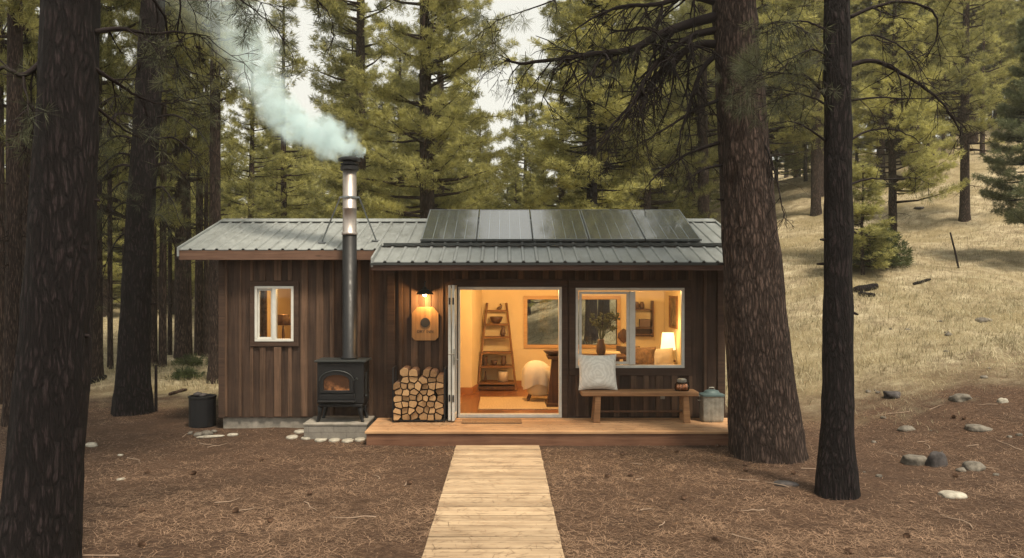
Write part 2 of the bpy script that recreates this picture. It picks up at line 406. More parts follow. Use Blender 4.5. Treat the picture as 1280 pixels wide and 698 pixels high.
def emis(name, col, st):
    m = bpy.data.materials.new(name); m.use_nodes = True; b = m.node_tree.nodes['Principled BSDF']
    b.inputs['Base Color'].default_value = (*col, 1); b.inputs['Emission Color'].default_value = (*col, 1); b.inputs['Emission Strength'].default_value = st
    return m
M['shade'] = emis('glowing_lamp_shade', (1, .72, .36), 1.6)
M['bulb'] = emis('glowing_bulb', (1, .68, .32), 30)
M['darkshade'] = mat('dark_lamp_shade', (.09, .045, .02), .8)
def _glass():
    m = bpy.data.materials.new('window_glass'); m.use_nodes = True; nt = m.node_tree; nt.nodes.clear()
    o = N(nt, 'ShaderNodeOutputMaterial'); t = N(nt, 'ShaderNodeBsdfTransparent'); g = N(nt, 'ShaderNodeBsdfGlossy'); x = N(nt, 'ShaderNodeMixShader'); f = N(nt, 'ShaderNodeFresnel')
    g.inputs['Roughness'].default_value = .02; t.inputs['Color'].default_value = (.95, .96, .94, 1); f.inputs['IOR'].default_value = 1.45
    L(nt, f.outputs[0], x.inputs[0]); L(nt, t.outputs[0], x.inputs[1]); L(nt, g.outputs[0], x.inputs[2]); L(nt, x.outputs[0], o.inputs[0]); return m
M['glass'] = _glass()
def b_solar(nt, b):
    v = coord(nt, kind='UV'); sep = N(nt, 'ShaderNodeSeparateXYZ'); L(nt, v, sep.inputs[0])
    def line(o, k, w):
        fr = mth(nt, 'FRACT', mth(nt, 'MULTIPLY', o, k)); d = mth(nt, 'ABSOLUTE', mth(nt, 'SUBTRACT', fr, .5))
        return mth(nt, 'GREATER_THAN', d, .5 - w)
    ln = mth(nt, 'MAXIMUM', line(sep.outputs[0], 5, .03), mth(nt, 'MULTIPLY', line(sep.outputs[1], 10, .03), .5))
    fine = mth(nt, 'MULTIPLY', line(sep.outputs[0], 25, .08), .35)
    ln = mth(nt, 'MAXIMUM', ln, fine)
    L(nt, mixc(nt, ln, (.008, .016, .03), (.20, .25, .28)), b.inputs['Base Color'])
    b.inputs['Coat Weight'].default_value = .6; b.inputs['IOR'].default_value = 3.2
M['solar'] = mat('solar_glass', (.01, .02, .04), .19, 0, .5, b_solar)

# ------------------------------------------------------------------ ground sheet
def axis_pts(lo, hi, c, fine, n):
    t = np.linspace(-1, 1, n); k = 4.2
    s = np.sinh(k * t) / math.sinh(k)
    return np.where(s < 0, c + s * (c - lo), c + s * (hi - c))
gx = axis_pts(-400, 400, 1.0, .1, 560); gy = axis_pts(-120, 600, 11, .1, 620)
X, Y = np.meshgrid(gx, gy); Z = ground(X, Y)
V = np.stack([X.ravel(), Y.ravel(), Z.ravel()], 1); nx_, ny_ = len(gx), len(gy)
ii = (np.arange(ny_ - 1)[:, None] * nx_ + np.arange(nx_ - 1)[None, :]).ravel()
F = np.stack([ii, ii + 1, ii + nx_ + 1, ii + nx_], 1)
tag(mobj('ground', np_mesh('ground', V, F, M['ground'], True)), kind='structure')

rng = np.random.default_rng(7)
def blades(name, n, xf, L0, L1, w, m, flat=False, label=None, cat=None, seed=1, keep=None, lean=.5):
    r = np.random.default_rng(seed); x, y = xf(r, n)
    if keep is not None:
        k = keep(x, y, r); x, y = x[k], y[k]
    n = len(x); z = ground(x, y); az = r.uniform(0, 2 * np.pi, n); ln = r.uniform(L0, L1, n); ww = r.uniform(w * .6, w * 1.3, n)
    if flat:
        d = np.stack([np.cos(az), np.sin(az), r.uniform(-.02, .28, n)], 1)
        mid_off = r.normal(0, .22, n)
    else:
        le = r.uniform(.05, lean, n); d = np.stack([np.cos(az) * le, np.sin(az) * le, np.ones(n)], 1); mid_off = r.normal(0, .05, n)
    d *= ln[:, None]; pr = np.stack([-np.sin(az), np.cos(az), np.zeros(n)], 1)
    b = np.stack([x, y, z + (.006 if flat else -.01)], 1)
    mid = b + d * .5 + pr * (mid_off * ln)[:, None]
    if not flat:
        mid = b + d * .5 * np.array([.6, .6, 1.15])
        pr = np.stack([np.cos(az + 1.2), np.sin(az + 1.2), np.zeros(n)], 1)
    tip = b + d
    wv = pr * ww[:, None]
    V = np.stack([b - wv, b + wv, mid + wv * .8, mid - wv * .8, tip], 1).reshape(-1, 3)
    i = np.arange(n) * 5
    F = np.concatenate([np.stack([i, i + 1, i + 2], 1), np.stack([i, i + 2, i + 3], 1), np.stack([i + 3, i + 2, i + 4], 1)])
    o = mobj(name, np_mesh(name, V, F, m)); return tag(o, label, cat, kind='stuff')
def wedge(y0, y1, k0, k1, pw=1.0):
    def f(r, n):
        y = y0 + (y1 - y0) * r.random(n) ** pw; x = y * r.uniform(k0, k1, n); return x, y
    return f
CAB = (-4.45, 3.5, 11.85, 16.0)
def not_cabin(x, y):
    inside = (x > CAB[0]) & (x < CAB[1]) & (y > CAB[2]) & (y < CAB[3])
    deck = (x > -1.95) & (x < 3.5) & (y > 10.8) & (y < 12.2)
    hearth = (x > -3.0) & (x < -1.9) & (y > 11.2) & (y < 12)
    walk = (np.abs(x + .085) < .57) & (y < 10.6)
    return ~(inside | deck | hearth | walk)
blades('pine_needle_litter', 210000, wedge(4.2, 15.5, -.72, .78, 1.25), .035, .14, .0019, M['litterm'], True, 'brown fallen pine needles covering the clearing floor', 'needle litter', 3,
       lambda x, y, r: not_cabin(x, y) & (vnoise(x * 1.1, y * 1.1, 0, 8) + r.uniform(-.7, .9, len(x)) > -.1))
def grass_keep(x, y, r):
    e = y + vnoise(x * .45, y * .45, 0, 9) * 1.6 + x * .17
    return not_cabin(x, y) & (r.random(len(x)) < sstep(e, 13.0, 15.5) * (.35 + .65 * sstep(vnoise(x * .6, y * .6, 0, 10), -.3, .5)))
blades('dry_grass', 230000, wedge(12.5, 48, -.70, .76, 1.7), .05, .17, .005, M['grassm'], False, 'pale dry grass on the slope behind and beside the cabin', 'grass', 4, grass_keep, 1.5)
blades('bank_grass', 26000, wedge(9.5, 20, .42, .78, 1.0), .03, .11, .0025, M['grassm'], False, 'thin straw coloured grass on the near bank right of the trees', 'grass', 5,
       lambda x, y, r: (r.random(len(x)) < sstep(y + x * .25 + vnoise(x, y, 0, 11), 13, 16.5)), 1.8)

hz = bpy.data.materials.new('haze'); hz.use_nodes = True; hz.node_tree.nodes.clear()
_o = hz.node_tree.nodes.new('ShaderNodeOutputMaterial'); _v = hz.node_tree.nodes.new('ShaderNodeVolumePrincipled')
_v.inputs['Color'].default_value = (.93, .95, .86, 1); _v.inputs['Density'].default_value = .0008; _v.inputs['Anisotropy'].default_value = .2
hz.node_tree.links.new(_v.outputs[0], _o.inputs['Volume'])
HAZE = True
# ------------------------------------------------------------------ cabin
WY = 12.0                       # front wall plane
FZ = .20                        # floor / deck level
RS = .3076
def roofz(y, lift=0): return 2.75 + RS * (y - 11.75) + lift
XL, XR = -4.33, 3.35
YB = 15.75
RIDGE = 13.6
cab = thing('cabin', 'small dark timber cabin with green metal roof, lit from inside', 'cabin', (0, 13.8, 0))
# openings (x0,x1,z0,z1)
DOOR = (-.70, .88, FZ, 2.19)
WIN = (1.09, 2.75, .955, 2.175)
SW = (-3.79, -3.20, 1.36, 2.20)
WT = .12
def wall_top(y): return roofz(y) - .07
# front wall pieces (solid) with siding
fw = MB(); zt = 2.80
def wallpiece(mb, x0, x1, z0, z1): mb.box(x0, x1, WY, WY + WT, z0, z1)
segs = [(XL, SW[0], .20, zt), (SW[0], SW[1], .20, SW[2]), (SW[0], SW[1], SW[3], zt), (SW[1], DOOR[0], .20, zt), (DOOR[0], DOOR[1], DOOR[3], zt), (DOOR[1], WIN[0], .20, zt), (WIN[0], WIN[1], .20, WIN[2]), (WIN[0], WIN[1], WIN[3], zt), (WIN[1], XR, .20, zt)]
for s in segs: wallpiece(fw, *s)
fw.build('wall', M['siding'], cab)
# battens
bt = MB(); r_ = random.Random(5); x = XL + .03
def blocked(x0, x1, z0, z1):
    out = [(z0, z1)]
    for (a, b, c, d), mg in ((DOOR, .09), (WIN, .115), (SW, .085)):
        if x1 > a - mg and x0 < b + mg:
            nw = []
            for p, q in out:
                if c - mg > p + .05: nw.append((p, min(q, c - mg)))
                if d + mg < q - .02: nw.append((max(p, d + mg), q))
            out = nw
    return out
while x < XR - .08:
    w = r_.choice([.045, .06, .09, .11]); dp = r_.choice([.018, .022, .028])
    for z0, z1 in blocked(x, x + w, .215, zt): bt.box(x, x + w, WY - dp, WY, z0, z1)
    x += w + r_.choice([.10, .13, .17, .2])
bt.build('batten', M['batten'], cab, bevel=.004)
# corner boards
for a, b in ((XL - .012, XL + .085), (-1.78, -1.66), (XR - .10, XR + .015)): MB().box(a, b, WY - .034, WY, .2, zt).build('corner_board', M['trim'], cab, bevel=.004)
# side and back walls
for xx0, xx1 in ((XL, XL + WT), (XR - WT, XR)):
    mb = MB(); y0, y1 = WY + WT, YB
    poly = [(xx0, y0, .2), (xx0, y1, .2), (xx0, y1, 2.75 + RS * (RIDGE - 11.75) - RS * (y1 - RIDGE) - .07), (xx0, RIDGE, wall_top(RIDGE)), (xx0, y0, wall_top(y0))]
    mb.prism(poly, (xx1 - xx0, 0, 0))
    mb.build('wall', wood('side_siding', (.024, .0135, .0095), (.085, .05, .034), 'z', (1, .146), .78, vary=.7), cab)
BW = (.46, 2.24, 1.04, 1.94)
mb = MB()
for a, b, c, d in ((XL + WT, BW[0], .2, 2.6), (BW[0], BW[1], .2, BW[2]), (BW[0], BW[1], BW[3], 2.6), (BW[1], XR - WT, .2, 2.6)): mb.box(a, b, YB - WT, YB, c, d)
mb.build('wall', M['siding'], cab)
# interior lining
il = MB(); IY0, IY1 = WY + WT, YB - WT; IX0, IX1 = XL + WT, XR - WT; CZ = 2.46
for a, b, c, d in ((IX0, BW[0], FZ, CZ), (BW[0], BW[1], FZ, BW[2]), (BW[0], BW[1], BW[3], CZ), (BW[1], IX1, FZ, CZ)): il.box(a, b, IY1 - .03, IY1 - .001, c, d)
il.box(IX1 - .06, IX1 - .001, IY0, IY1 - .03, FZ, CZ); il.box(IX0 + .001, IX0 + .02, IY0, IY1 - .03, FZ, CZ)
for (a, b, c, d) in segs:
    if a >= IX0 - .2: il.box(max(a, IX0 + .02), min(b, IX1 - .06), IY0 + .001, IY0 + .012, max(c, FZ), min(d, CZ))
il.prism([(-1.15, 14.55, FZ), (-.60, 14.55, FZ), (-.43, IY1 - .031, FZ), (-1.15, IY1 - .031, FZ)], (0, 0, CZ - FZ))
il.box(-1.15, -1.03, IY0 + .013, 14.549, FZ, CZ)
il.build('interior_wall', M['cream'], cab)
MB().box(IX0, IX1, IY0, IY1, CZ, CZ + .04).build('ceiling_board', M['ceiling'], cab)
MB().box(IX0, IX1, WY + .05, IY1, FZ - .08, FZ).build('floor_board', M['floorwood'], cab)
bb = MB(); bb.box(-.43, IX1 - .06, IY1 - .052, IY1 - .03, FZ, FZ + .13); bb.prism([(-.60, 14.55, FZ), (-.585, 14.545, FZ), (-.41, IY1 - .052, FZ), (-.43, IY1 - .052, FZ)], (0, 0, .13)); bb.box(-1.03, -.58, 14.53, 14.549, FZ, FZ + .13)
bb.build('baseboard', M['baseboard'], cab)
# foundation
MB().box(XL + .04, XR - .04, WY + .03, YB - .03, -.3, .199).build('foundation', M['concrete'], cab)
# roof: profiled metal sheets
def roof_sheet(x0, x1, ya, yb, slope_sign, lift=.0, pitch=.197, th=.012):
    """corrugated sheet between eave y=ya and ridge y=yb"""
    mb = MB(); prof = []; x = x0
    while x < x1 - .03:
        w = min(pitch, x1 - x)
        prof += [(x, 0)]
        if w >= pitch - .001: prof += [(x + pitch - .058, 0), (x + pitch - .044, .021), (x + pitch - .016, .021), (x + pitch - .002, 0)]
        x += pitch
    prof += [(x1, 0)]
    zf = (lambda y: roofz(y, lift)) if slope_sign > 0 else (lambda y: roofz(RIDGE, lift) - RS * (y - RIDGE))
    n = len(prof); vs = [(p, ya, zf(ya) + h) for p, h in prof] + [(p, yb, zf(yb) + h) for p, h in prof]
    vs += [(p, ya, zf(ya) + h - th) for p, h in prof] + [(p, yb, zf(yb) + h - th) for p, h in prof]
    fs = [(i, i + 1, n + i + 1, n + i) for i in range(n - 1)] + [(2 * n + i, 3 * n + i, 3 * n + i + 1, 2 * n + i + 1) for i in range(n - 1)]
    fs += [(i, 2 * n + i, 2 * n + i + 1, i + 1) for i in range(n - 1)]
    return mb.add(vs, fs)
RXL, RXR = -4.85, 3.62
EL, ER = 11.75, 11.18
STEP = 11.98
mb = roof_sheet(RXL, -1.86, EL, RIDGE, 1)
mb.v += []; mb.build('roof', M['roof'], cab)
mb = roof_sheet(-1.86, RXR, STEP, RIDGE, 1); mb.build('roof', M['roof'], cab)
mb = roof_sheet(-1.86, RXR, ER, STEP + .1, 1, -.028); mb.build('roof', M['roof'], cab)
roof_sheet(RXL, RXR, 16.15, RIDGE, -1).build('roof', M['roof'], cab)
# ridge cap
zr = roofz(RIDGE)
MB().prism([(RXL, RIDGE - .13, zr - .012 + .0), (RXL, RIDGE, zr + .05), (RXL, RIDGE + .13, zr - .012), (RXL, RIDGE, zr + .03)], (RXR - RXL, 0, 0)).build('ridge_cap', M['roof'], cab)
# rake trims
def rake(x0, x1, ya, yb):
    rk = MB(); rk.prism([(x0, ya, roofz(ya) - .10), (x0, ya, roofz(ya) + .035), (x0, yb, roofz(yb) + .035), (x0, yb, roofz(yb) - .10)], (x1 - x0, 0, 0)); rk.build('rake_trim', M['roof'], cab)
rake(RXL - .03, RXL, EL - .01, RIDGE); rake(RXR, RXR + .03, ER - .01, RIDGE)
rake(-1.89, -1.861, ER - .01, EL + .25)
# dark bar standing in for the shadow under the upper roof sheet's edge
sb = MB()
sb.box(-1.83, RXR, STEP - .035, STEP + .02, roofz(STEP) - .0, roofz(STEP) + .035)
sb.build('eave_shadow_bar', M['roofdark'], cab)
# structural roof deck (soffit) just under sheets
def slab(x0, x1, ya, yb, t0, t1):
    sf = MB(); sf.prism([(x0, ya, roofz(ya) - t1), (x0, ya, roofz(ya) - t0), (x0, yb, roofz(yb) - t0), (x0, yb, roofz(yb) - t1)], (x1 - x0, 0, 0)); sf.build('soffit', M['soffit'], cab)
slab(RXL + .02, -1.90, EL + .045, RIDGE, .02, .05)
slab(-1.86, RXR - .005, ER + .045, RIDGE, .045, .075)
MB().prism([(RXL + .02, RIDGE, zr - .05), (RXL + .02, RIDGE, zr - .02), (RXL + .02, 16.1, zr - .02 - RS * 2.5), (RXL + .02, 16.1, zr - .05 - RS * 2.5)], (RXR - RXL - .03, 0, 0)).build('soffit', M['soffit'], cab)
# fascias
MB().box(RXL, -1.895, EL + .005, EL + .042, roofz(EL) - .158, roofz(EL) - .016).build('fascia', M['fascia'], cab, bevel=.004)
mb = MB(); mb.box(-1.885, RXR + .02, ER + .005, ER + .042, roofz(ER) - .15, roofz(ER) - .045)
mb.build('fascia', M['porch_fascia'], cab, bevel=.004)
MB().box(-1.90, RXR + .03, ER - .028, ER + .004, roofz(ER) - .075, roofz(ER) - .045).build('gutter', M['roofdark'], cab)
# gable-end infill left under roof
# rafter blocks under porch
x = -1.6
while x < 3.5:
    rb = MB(); rb.prism([(x, ER + .05, roofz(ER + .05) - .15), (x, ER + .05, roofz(ER + .05) - .076), (x, WY, roofz(WY) - .076), (x, WY, roofz(WY) - .15)], (.045, 0, 0)); x += .52; rb.build('rafter', M['soffit'], cab)
# bracket at right corner
MB().prism([(XR + .02, WY - .04, 2.30), (XR + .02, WY + .03, 2.22), (XR + .02, 11.45, 2.47), (XR + .02, 11.40, 2.53)], (.07, 0, 0)).build('bracket', M['soffit'], cab)

# windows
def frame_box(mb, x0, x1, z0, z1, w, y0, y1):
    mb.box(x0, x1, y0, y1, z1 - w, z1); mb.box(x0, x1, y0, y1, z0, z0 + w)
    mb.box(x0, x0 + w, y0, y1, z0 + w, z1 - w); mb.box(x1 - w, x1, y0, y1, z0 + w, z1 - w)
# big window: slider on the left, fixed on the right
mb = MB(); frame_box(mb, *WIN, .042, WY - .02, WY + .07); mid = 1.945
mb.box(mid - .035, mid + .055, WY - .022, WY + .07, WIN[2] + .052, WIN[3] - .052)
win = mb.build('window', M['white'], cab, bevel=.004)
mb = MB(); frame_box(mb, WIN[0] + .055, mid - .038, WIN[2] + .055, WIN[3] - .055, .04, WY + .0, WY + .03); mb.build('sash', M['white'], win, bevel=.003)
MB().box(WIN[0] + .095, mid - .078, WY + .013, WY + .017, WIN[2] + .095, WIN[3] - .095).build('pane', M['glass'], win)
MB().box(mid + .055, WIN[1] - .052, WY + .033, WY + .037, WIN[2] + .052, WIN[3] - .052).build('pane', M['glass'], win)
mb = MB(); x0, x1, z0, z1 = WIN[0] - .1, WIN[1] + .1, WIN[2] - .115, WIN[3] + .12
mb.box(x0, x1, WY - .03, WY, WIN[3] + .001, z1); mb.box(x0, x1, WY - .03, WY, z0, WIN[2] - .001); mb.box(x0, WIN[0] - .001, WY - .03, WY, WIN[2] - .001, WIN[3] + .001); mb.box(WIN[1] + .001, x1, WY - .03, WY, WIN[2] - .001, WIN[3] + .001)
mb.build('window_trim', M['trim'], win, bevel=.004)
# small window
mb = MB(); frame_box(mb, *SW, .038, WY - .04, WY + .06); m2 = -3.495
mb.box(m2 - .028, m2 + .028, WY - .042, WY + .06, SW[2] + .038, SW[3] - .038)
sw = mb.build('window', M['white'], cab, bevel=.003)
mb = MB(); frame_box(mb, SW[0] + .04, m2 - .03, SW[2] + .04, SW[3] - .04, .026, WY - .01, WY + .02); mb.build('sash', M['white'], sw)
MB().box(SW[0] + .066, m2 - .056, WY + .0, WY + .004, SW[2] + .066, SW[3] - .066).build('pane', M['glass'], sw)
MB().box(m2 + .028, SW[1] - .038, WY + .022, WY + .026, SW[2] + .038, SW[3] - .038).build('pane', M['glass'], sw)
mb = MB(); a = .075
mb.box(SW[0] - a, SW[1] + a, WY - .034, WY, SW[3] + .001, SW[3] + a); mb.box(SW[0] - a, SW[1] + a, WY - .034, WY, SW[2] - a, SW[2] - .001); mb.box(SW[0] - a, SW[0] - .001, WY - .034, WY, SW[2] - .001, SW[3] + .001); mb.box(SW[1] + .001, SW[1] + a, WY - .034, WY, SW[2] - .001, SW[3] + .001)
mb.build('window_trim', M['trim'], sw, bevel=.004)
# back window
mb = MB(); frame_box(mb, BW[0] - .07, BW[1] + .07, BW[2] - .07, BW[3] + .07, .072, IY1 - .06, IY1 - .032); mb.box(BW[0], BW[1], IY1 - .03, YB, BW[2] - .02, BW[2]-.001)
bw = mb.build('window', M['paleframe'], cab, bevel=.004)
MB().box(BW[0], BW[1], YB - .06, YB - .056, BW[2], BW[3]).build('pane', M['glass'], bw)
# door frame
mb = MB(); mb.box(DOOR[0], DOOR[1], WY - .02, WY + .1, DOOR[3] - .045, DOOR[3]); mb.box(DOOR[1] - .045, DOOR[1], WY - .02, WY + .1, FZ + .03, DOOR[3] - .045)
mb.box(DOOR[0], DOOR[0] + .03, WY - .02, WY + .1, FZ + .03, DOOR[3] - .045); mb.box(DOOR[0], DOOR[1], WY - .03, WY + .1, FZ + .001, FZ + .05)
mb.build('door_frame', M['white'], cab, bevel=.004)
mb = MB(); mb.box(DOOR[0] - .09, DOOR[1] + .09, WY - .03, WY, DOOR[3] + .001, DOOR[3] + .12); mb.box(DOOR[0] - .09, DOOR[0] - .001, WY - .03, WY, FZ, DOOR[3] + .001); mb.box(DOOR[1] + .001, DOOR[1] + .09, WY - .03, WY, FZ, DOOR[3] + .001)
mb.build('door_trim', M['trim'], cab, bevel=.004)
# two folded door leaves
def leaf(xc, ya, yb, ang):
    c, s = math.cos(ang), math.sin(ang)
    d = Vector((s, -c, 0)); n = Vector((c, s, 0)); o = Vector((xc, yb, 0)); W = yb - ya; z0, z1 = FZ + .02, 2.215; t = .02; w = .055
    def pc(mb, a0, a1, b0, b1, tt):
        ce = o + d * ((a0 + a1) / 2); ce.z = (b0 + b1) / 2
        mb.obox(ce, n * tt, d * ((a1 - a0) / 2), Vector((0, 0, (b1 - b0) / 2)))
    mb = MB(); pc(mb, 0, w, z0, z1, t); pc(mb, W - w, W, z0, z1, t); pc(mb, w, W - w, z0, z0 + .09, t); pc(mb, w, W - w, z1 - w, z1, t)
    dr = mb.build('door', M['white'], cab, bevel=.003)
    mb = MB(); pc(mb, w, W - w, z0 + .09, z1 - w, .004); mb.build('pane', M['glass'], dr)
    for z in (.55, 1.98):
        mb = MB(); ce = o + d * (W - .0); ce.z = z; mb.obox(ce, n * .012, d * .008, Vector((0, 0, .05))); mb.build('hinge', M['black'], dr)
    return dr, o, d, n, W
leaf(-.735, 11.56, 11.97, R(-1.5))
dr, o_, d_, n_, W_ = leaf(-.79, 11.60, 11.97, R(-2.0))
mb = MB()
ce = Vector((-.715, 11.52, 1.19))
mb.box(ce.x - .03, ce.x + .0, 11.535, 11.56, 1.05, 1.28)
mb.tube([(ce.x - .02, 11.54, 1.21), (ce.x - .02, 11.49, 1.21), (ce.x - .10, 11.48, 1.205)], .009, 8); mb.tube([(ce.x - .01, 11.54, 1.13), (ce.x, 11.50, 1.13), (ce.x + .07, 11.50, 1.13)], .008, 8)
mb.build('handle', M['galv'], dr)
# outlet
MB().box(2.38, 2.45, WY - .02, WY - .001, .48, .60).build('outlet', M['galv'], cab, bevel=.006)

# deck
dk = thing('deck', 'low orange brown timber deck along the front of the cabin', 'deck', (.8, 11.4, 0))
mb = MB(); y = 10.85; r2 = random.Random(3)
while y < 11.97:
    h = r2.uniform(-.002, .002); mb.box(-1.92, 3.44, y, min(y + .132, 11.985), FZ - .035 + h, FZ - .003 + h); y += .142
mb.build('deck_boards', M['deck'], dk, bevel=.003)
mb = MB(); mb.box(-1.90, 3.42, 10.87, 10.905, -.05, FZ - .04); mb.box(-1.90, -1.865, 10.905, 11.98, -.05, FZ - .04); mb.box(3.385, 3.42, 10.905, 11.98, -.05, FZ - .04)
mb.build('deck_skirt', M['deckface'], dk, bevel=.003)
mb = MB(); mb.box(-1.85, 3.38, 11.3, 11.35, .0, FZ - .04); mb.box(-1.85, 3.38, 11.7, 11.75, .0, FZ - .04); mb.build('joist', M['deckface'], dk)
# walkway
wk = thing('boardwalk', 'pale plank boardwalk leading straight to the deck', 'walkway', (-.085, 7, 0))
mb = MB(); y = 3.0; r2 = random.Random(9)
while y < 10.5:
    a, b = r2.uniform(-.004, .004), r2.uniform(-.004, .004); h = r2.uniform(-.003, .003); p = .148
    xc = 0.0
    z0, z1 = .035 + h, .063 + h
    v = [(-.56 + a, y, z0), (.56 + b, y, z0), (.56 + b, y + p, z0), (-.56 + a, y + p, z0)]
    dy = r2.uniform(-.003, .003); W0, W1 = -.645 + a, .475 + b
    v = [(W0, y + dy, z0), (W1, y - dy, z0), (W1, y + .139 - dy, z0 + r2.uniform(-.002, .002)), (W0, y + .139 + dy, z0)]
    mb.prism(v[::-1], (0, 0, .03)); y += .155
mb.build('plank', M['walk'], wk, bevel=.004)
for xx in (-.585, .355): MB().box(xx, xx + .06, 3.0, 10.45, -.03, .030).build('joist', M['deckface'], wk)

# ------------------------------------------------------------------ hearth, stove, flue, smoke
hx0, hx1, hy0, hy1 = -2.87, -1.97, 11.28, 11.93
hb = thing('hearth_block', 'grey concrete block plinth carrying the wood stove', 'hearth', (-2.4, 11.6, 0))
MB().box(hx0, hx1, hy0, hy1, -.05, .20).build('block_base', M['block'], hb, bevel=.006)
MB().box(hx0 - .01, hx1 + .01, hy0 - .01, hy1 + .01, .201, .235).build('cap_slab', M['concrete'], hb, bevel=.008)

st = thing('wood_stove', 'black cast iron wood stove with arched glass door on the block plinth', 'stove', (-2.35, 11.6, .235))
sx0, sx1, sy0, sy1 = -2.70, -2.02, 11.36, 11.80; sz0, sz1 = .50, 1.10
MB().box(sx0, sx1, sy0, sy1, sz0, sz1).build('firebox', M['blackmetal'], st, bevel=.015)
MB().box(sx0 - .035, sx1 + .035, sy0 - .035, sy1 + .02, sz1 + .001, sz1 + .03).build('top_plate', M['blacktop'], st, bevel=.008)
def arch_pts(cx, w, z0, zs, zt_, n=14):
    p = [(cx - w, z0)]
    for i in range(n + 1):
        th = math.pi * (1 - i / n); p.append((cx + w * math.cos(th), zs + (zt_ - zs) * math.sin(th)))
    p.append((cx + w, z0)); return p
dcx = -2.41
outer = arch_pts(dcx, .245, .66, .84, .985); inner = arch_pts(dcx, .185, .70, .83, .925)
mb = MB(); n = len(outer)
for (A, y0, y1) in ((None, sy0 - .04, sy0 - .001),):
    vs_ = [(x, y0, z) for x, z in outer] + [(x, y0, z) for x, z in inner] + [(x, y1, z) for x, z in outer] + [(x, y1, z) for x, z in inner]
    fs_ = []
    for i in range(n):
        j = (i + 1) % n
        fs_ += [(i, j, n + j, n + i), (i, 2 * n + i, 2 * n + j, j), (n + i, n + j, 3 * n + j, 3 * n + i)]
    mb.add(vs_, fs_)
sd = mb.build('stove_door', M['blackmetal'], st, bevel=.005)
def b_fireglass(nt, b):
    v = coord(nt, (1, 1, 1)); n = noise(nt, v, 9, 6, .7); sep = N(nt, 'ShaderNodeSeparateXYZ'); L(nt, v, sep.inputs[0])
    g = N(nt, 'ShaderNodeMapRange', i_1=.62, i_2=.42); L(nt, sep.outputs[2], g.inputs[0])
    f = mth(nt, 'MULTIPLY', ramp(nt, n, [(.45, (0, 0, 0)), (.7, (1, 1, 1))]), g.outputs[0])
    b.inputs['Emission Color'].default_value = (1, .38, .12, 1); L(nt, mth(nt, 'ADD', mth(nt, 'MULTIPLY', f, .40), .02), b.inputs['Emission Strength'])
M['fire'] = mat('fire_behind_glass', (.03, .015, .01), .25, 0, .5, b_fireglass)
mb = MB(); mb.prism([(x, sy0 - .02, z) for x, z in inner], (0, .015, 0)); mb.build('fire_window', M['fire'], sd)
# arch rim
mb = MB(); mb.tube([(x, sy0 - .045, z) for x, z in outer[1:-1]], .008, 6); mb.build('door_rim', M['blacktop'], sd)
mb = MB(); mb.tube([(-2.17, sy0 - .02, .84), (-2.13, sy0 - .07, .86), (-2.11, sy0 - .10, .87)], .009, 8); mb.lathe((-2.105, sy0 - .105, .855), [(.0, 0), (.018, .01), (.018, .03), (0, .04)], 10); mb.build('handle', M['blacktop'], sd)
mb = MB(); mb.box(-2.67, -2.14, sy0 - .10, sy0 - .001, .535, .56); mb.box(-2.66, -2.15, sy0 - .03, sy0 - .0015, .561, .65); mb.build('ash_lip', M['blackmetal'], st, bevel=.008)
mb = MB(); mb.box(-2.68, -2.04, sy0 - .012, sy1, .455, .499); mb.build('apron', M['blackmetal'], st, bevel=.01)
for lx in (-2.66, -2.08):
    for ly in (sy0 + .04, sy1 - .05):
        s = -1 if lx < -2.3 else 1
        MB().tube([(lx - s * .0, ly, .47), (lx + s * .005, ly, .36), (lx + s * .03, ly, .25), (lx + s * .045, ly, .236)], [.042, .032, .024, .028], 8).build('leg', M['blackmetal'], st, smooth=True)
mb = MB(); mb.tube([(sx1 + .02, sy0 + .05, .95), (sx1 + .02, sy0 + .05, .62)], .006, 6); mb.lathe((sx1 + .02, sy0 + .05, .6), [(.0, 0), (.018, .008), (.018, .028), (0, .036)], 10); mb.build('damper_rod', M['blacktop'], st)

FX, FY = -2.275, 11.60
fl = thing('stove_flue', 'tall stove pipe, black below and bare steel above, with a capped top', 'chimney', (FX, FY, 1.13))
MB().lathe((FX, FY, 0), [(.125, 1.131), (.125, 1.155), (.104, 1.18), (.104, 2.98), (.101, 2.98)], 28).build('black_pipe', M['blackmetal'], fl, smooth=True)
MB().lathe((FX, FY, 0), [(.112, 2.955), (.116, 2.96), (.116, 2.99), (.1, 3.0), (.1, 3.33), (.106, 3.335), (.106, 3.35), (.1, 3.355), (.1, 3.93)], 28).build('steel_pipe', M['steel'], fl, smooth=True)
mb = MB()
mb.lathe((FX, FY, 0), [(.12, 3.90), (.135, 3.91), (.135, 3.96), (.11, 3.975), (.1, 4.0), (.1, 4.03)], 28)
mb.lathe((FX, FY, 0), [(.13, 3.985), (.13, 4.005)], 28)
mb.lathe((FX, FY, 0), [(.06, 4.031), (.165, 4.045), (.165, 4.075), (.12, 4.10), (0.0, 4.11)], 28)
mb.build('rain_cap', M['blackmetal'], fl, smooth=False)
mb = MB(); mb.lathe((FX, FY, 0), [(.104, 3.495), (.112, 3.497), (.112, 3.522), (.104, 3.524)], 28); mb.box(FX - .145, FX - .10, FY - .012, FY + .012, 3.5, 3.52); mb.box(FX + .10, FX + .145, FY - .012, FY + .012, 3.5, 3.52)
mb.build('clamp', M['alu'], fl)
for tx, ty in ((-2.80, 12.12), (-1.99, 12.22)):
    s = -1 if tx < FX else 1
    mb = MB(); zt_ = roofz(ty) + .03; mb.tube([(FX + s * .14, FY, 3.51), (tx, ty, zt_)], .013, 6); mb.box(tx - .06, tx + .06, ty - .04, ty + .04, zt_ - .028, zt_ - .01); mb.build('brace', M['alu'], fl)

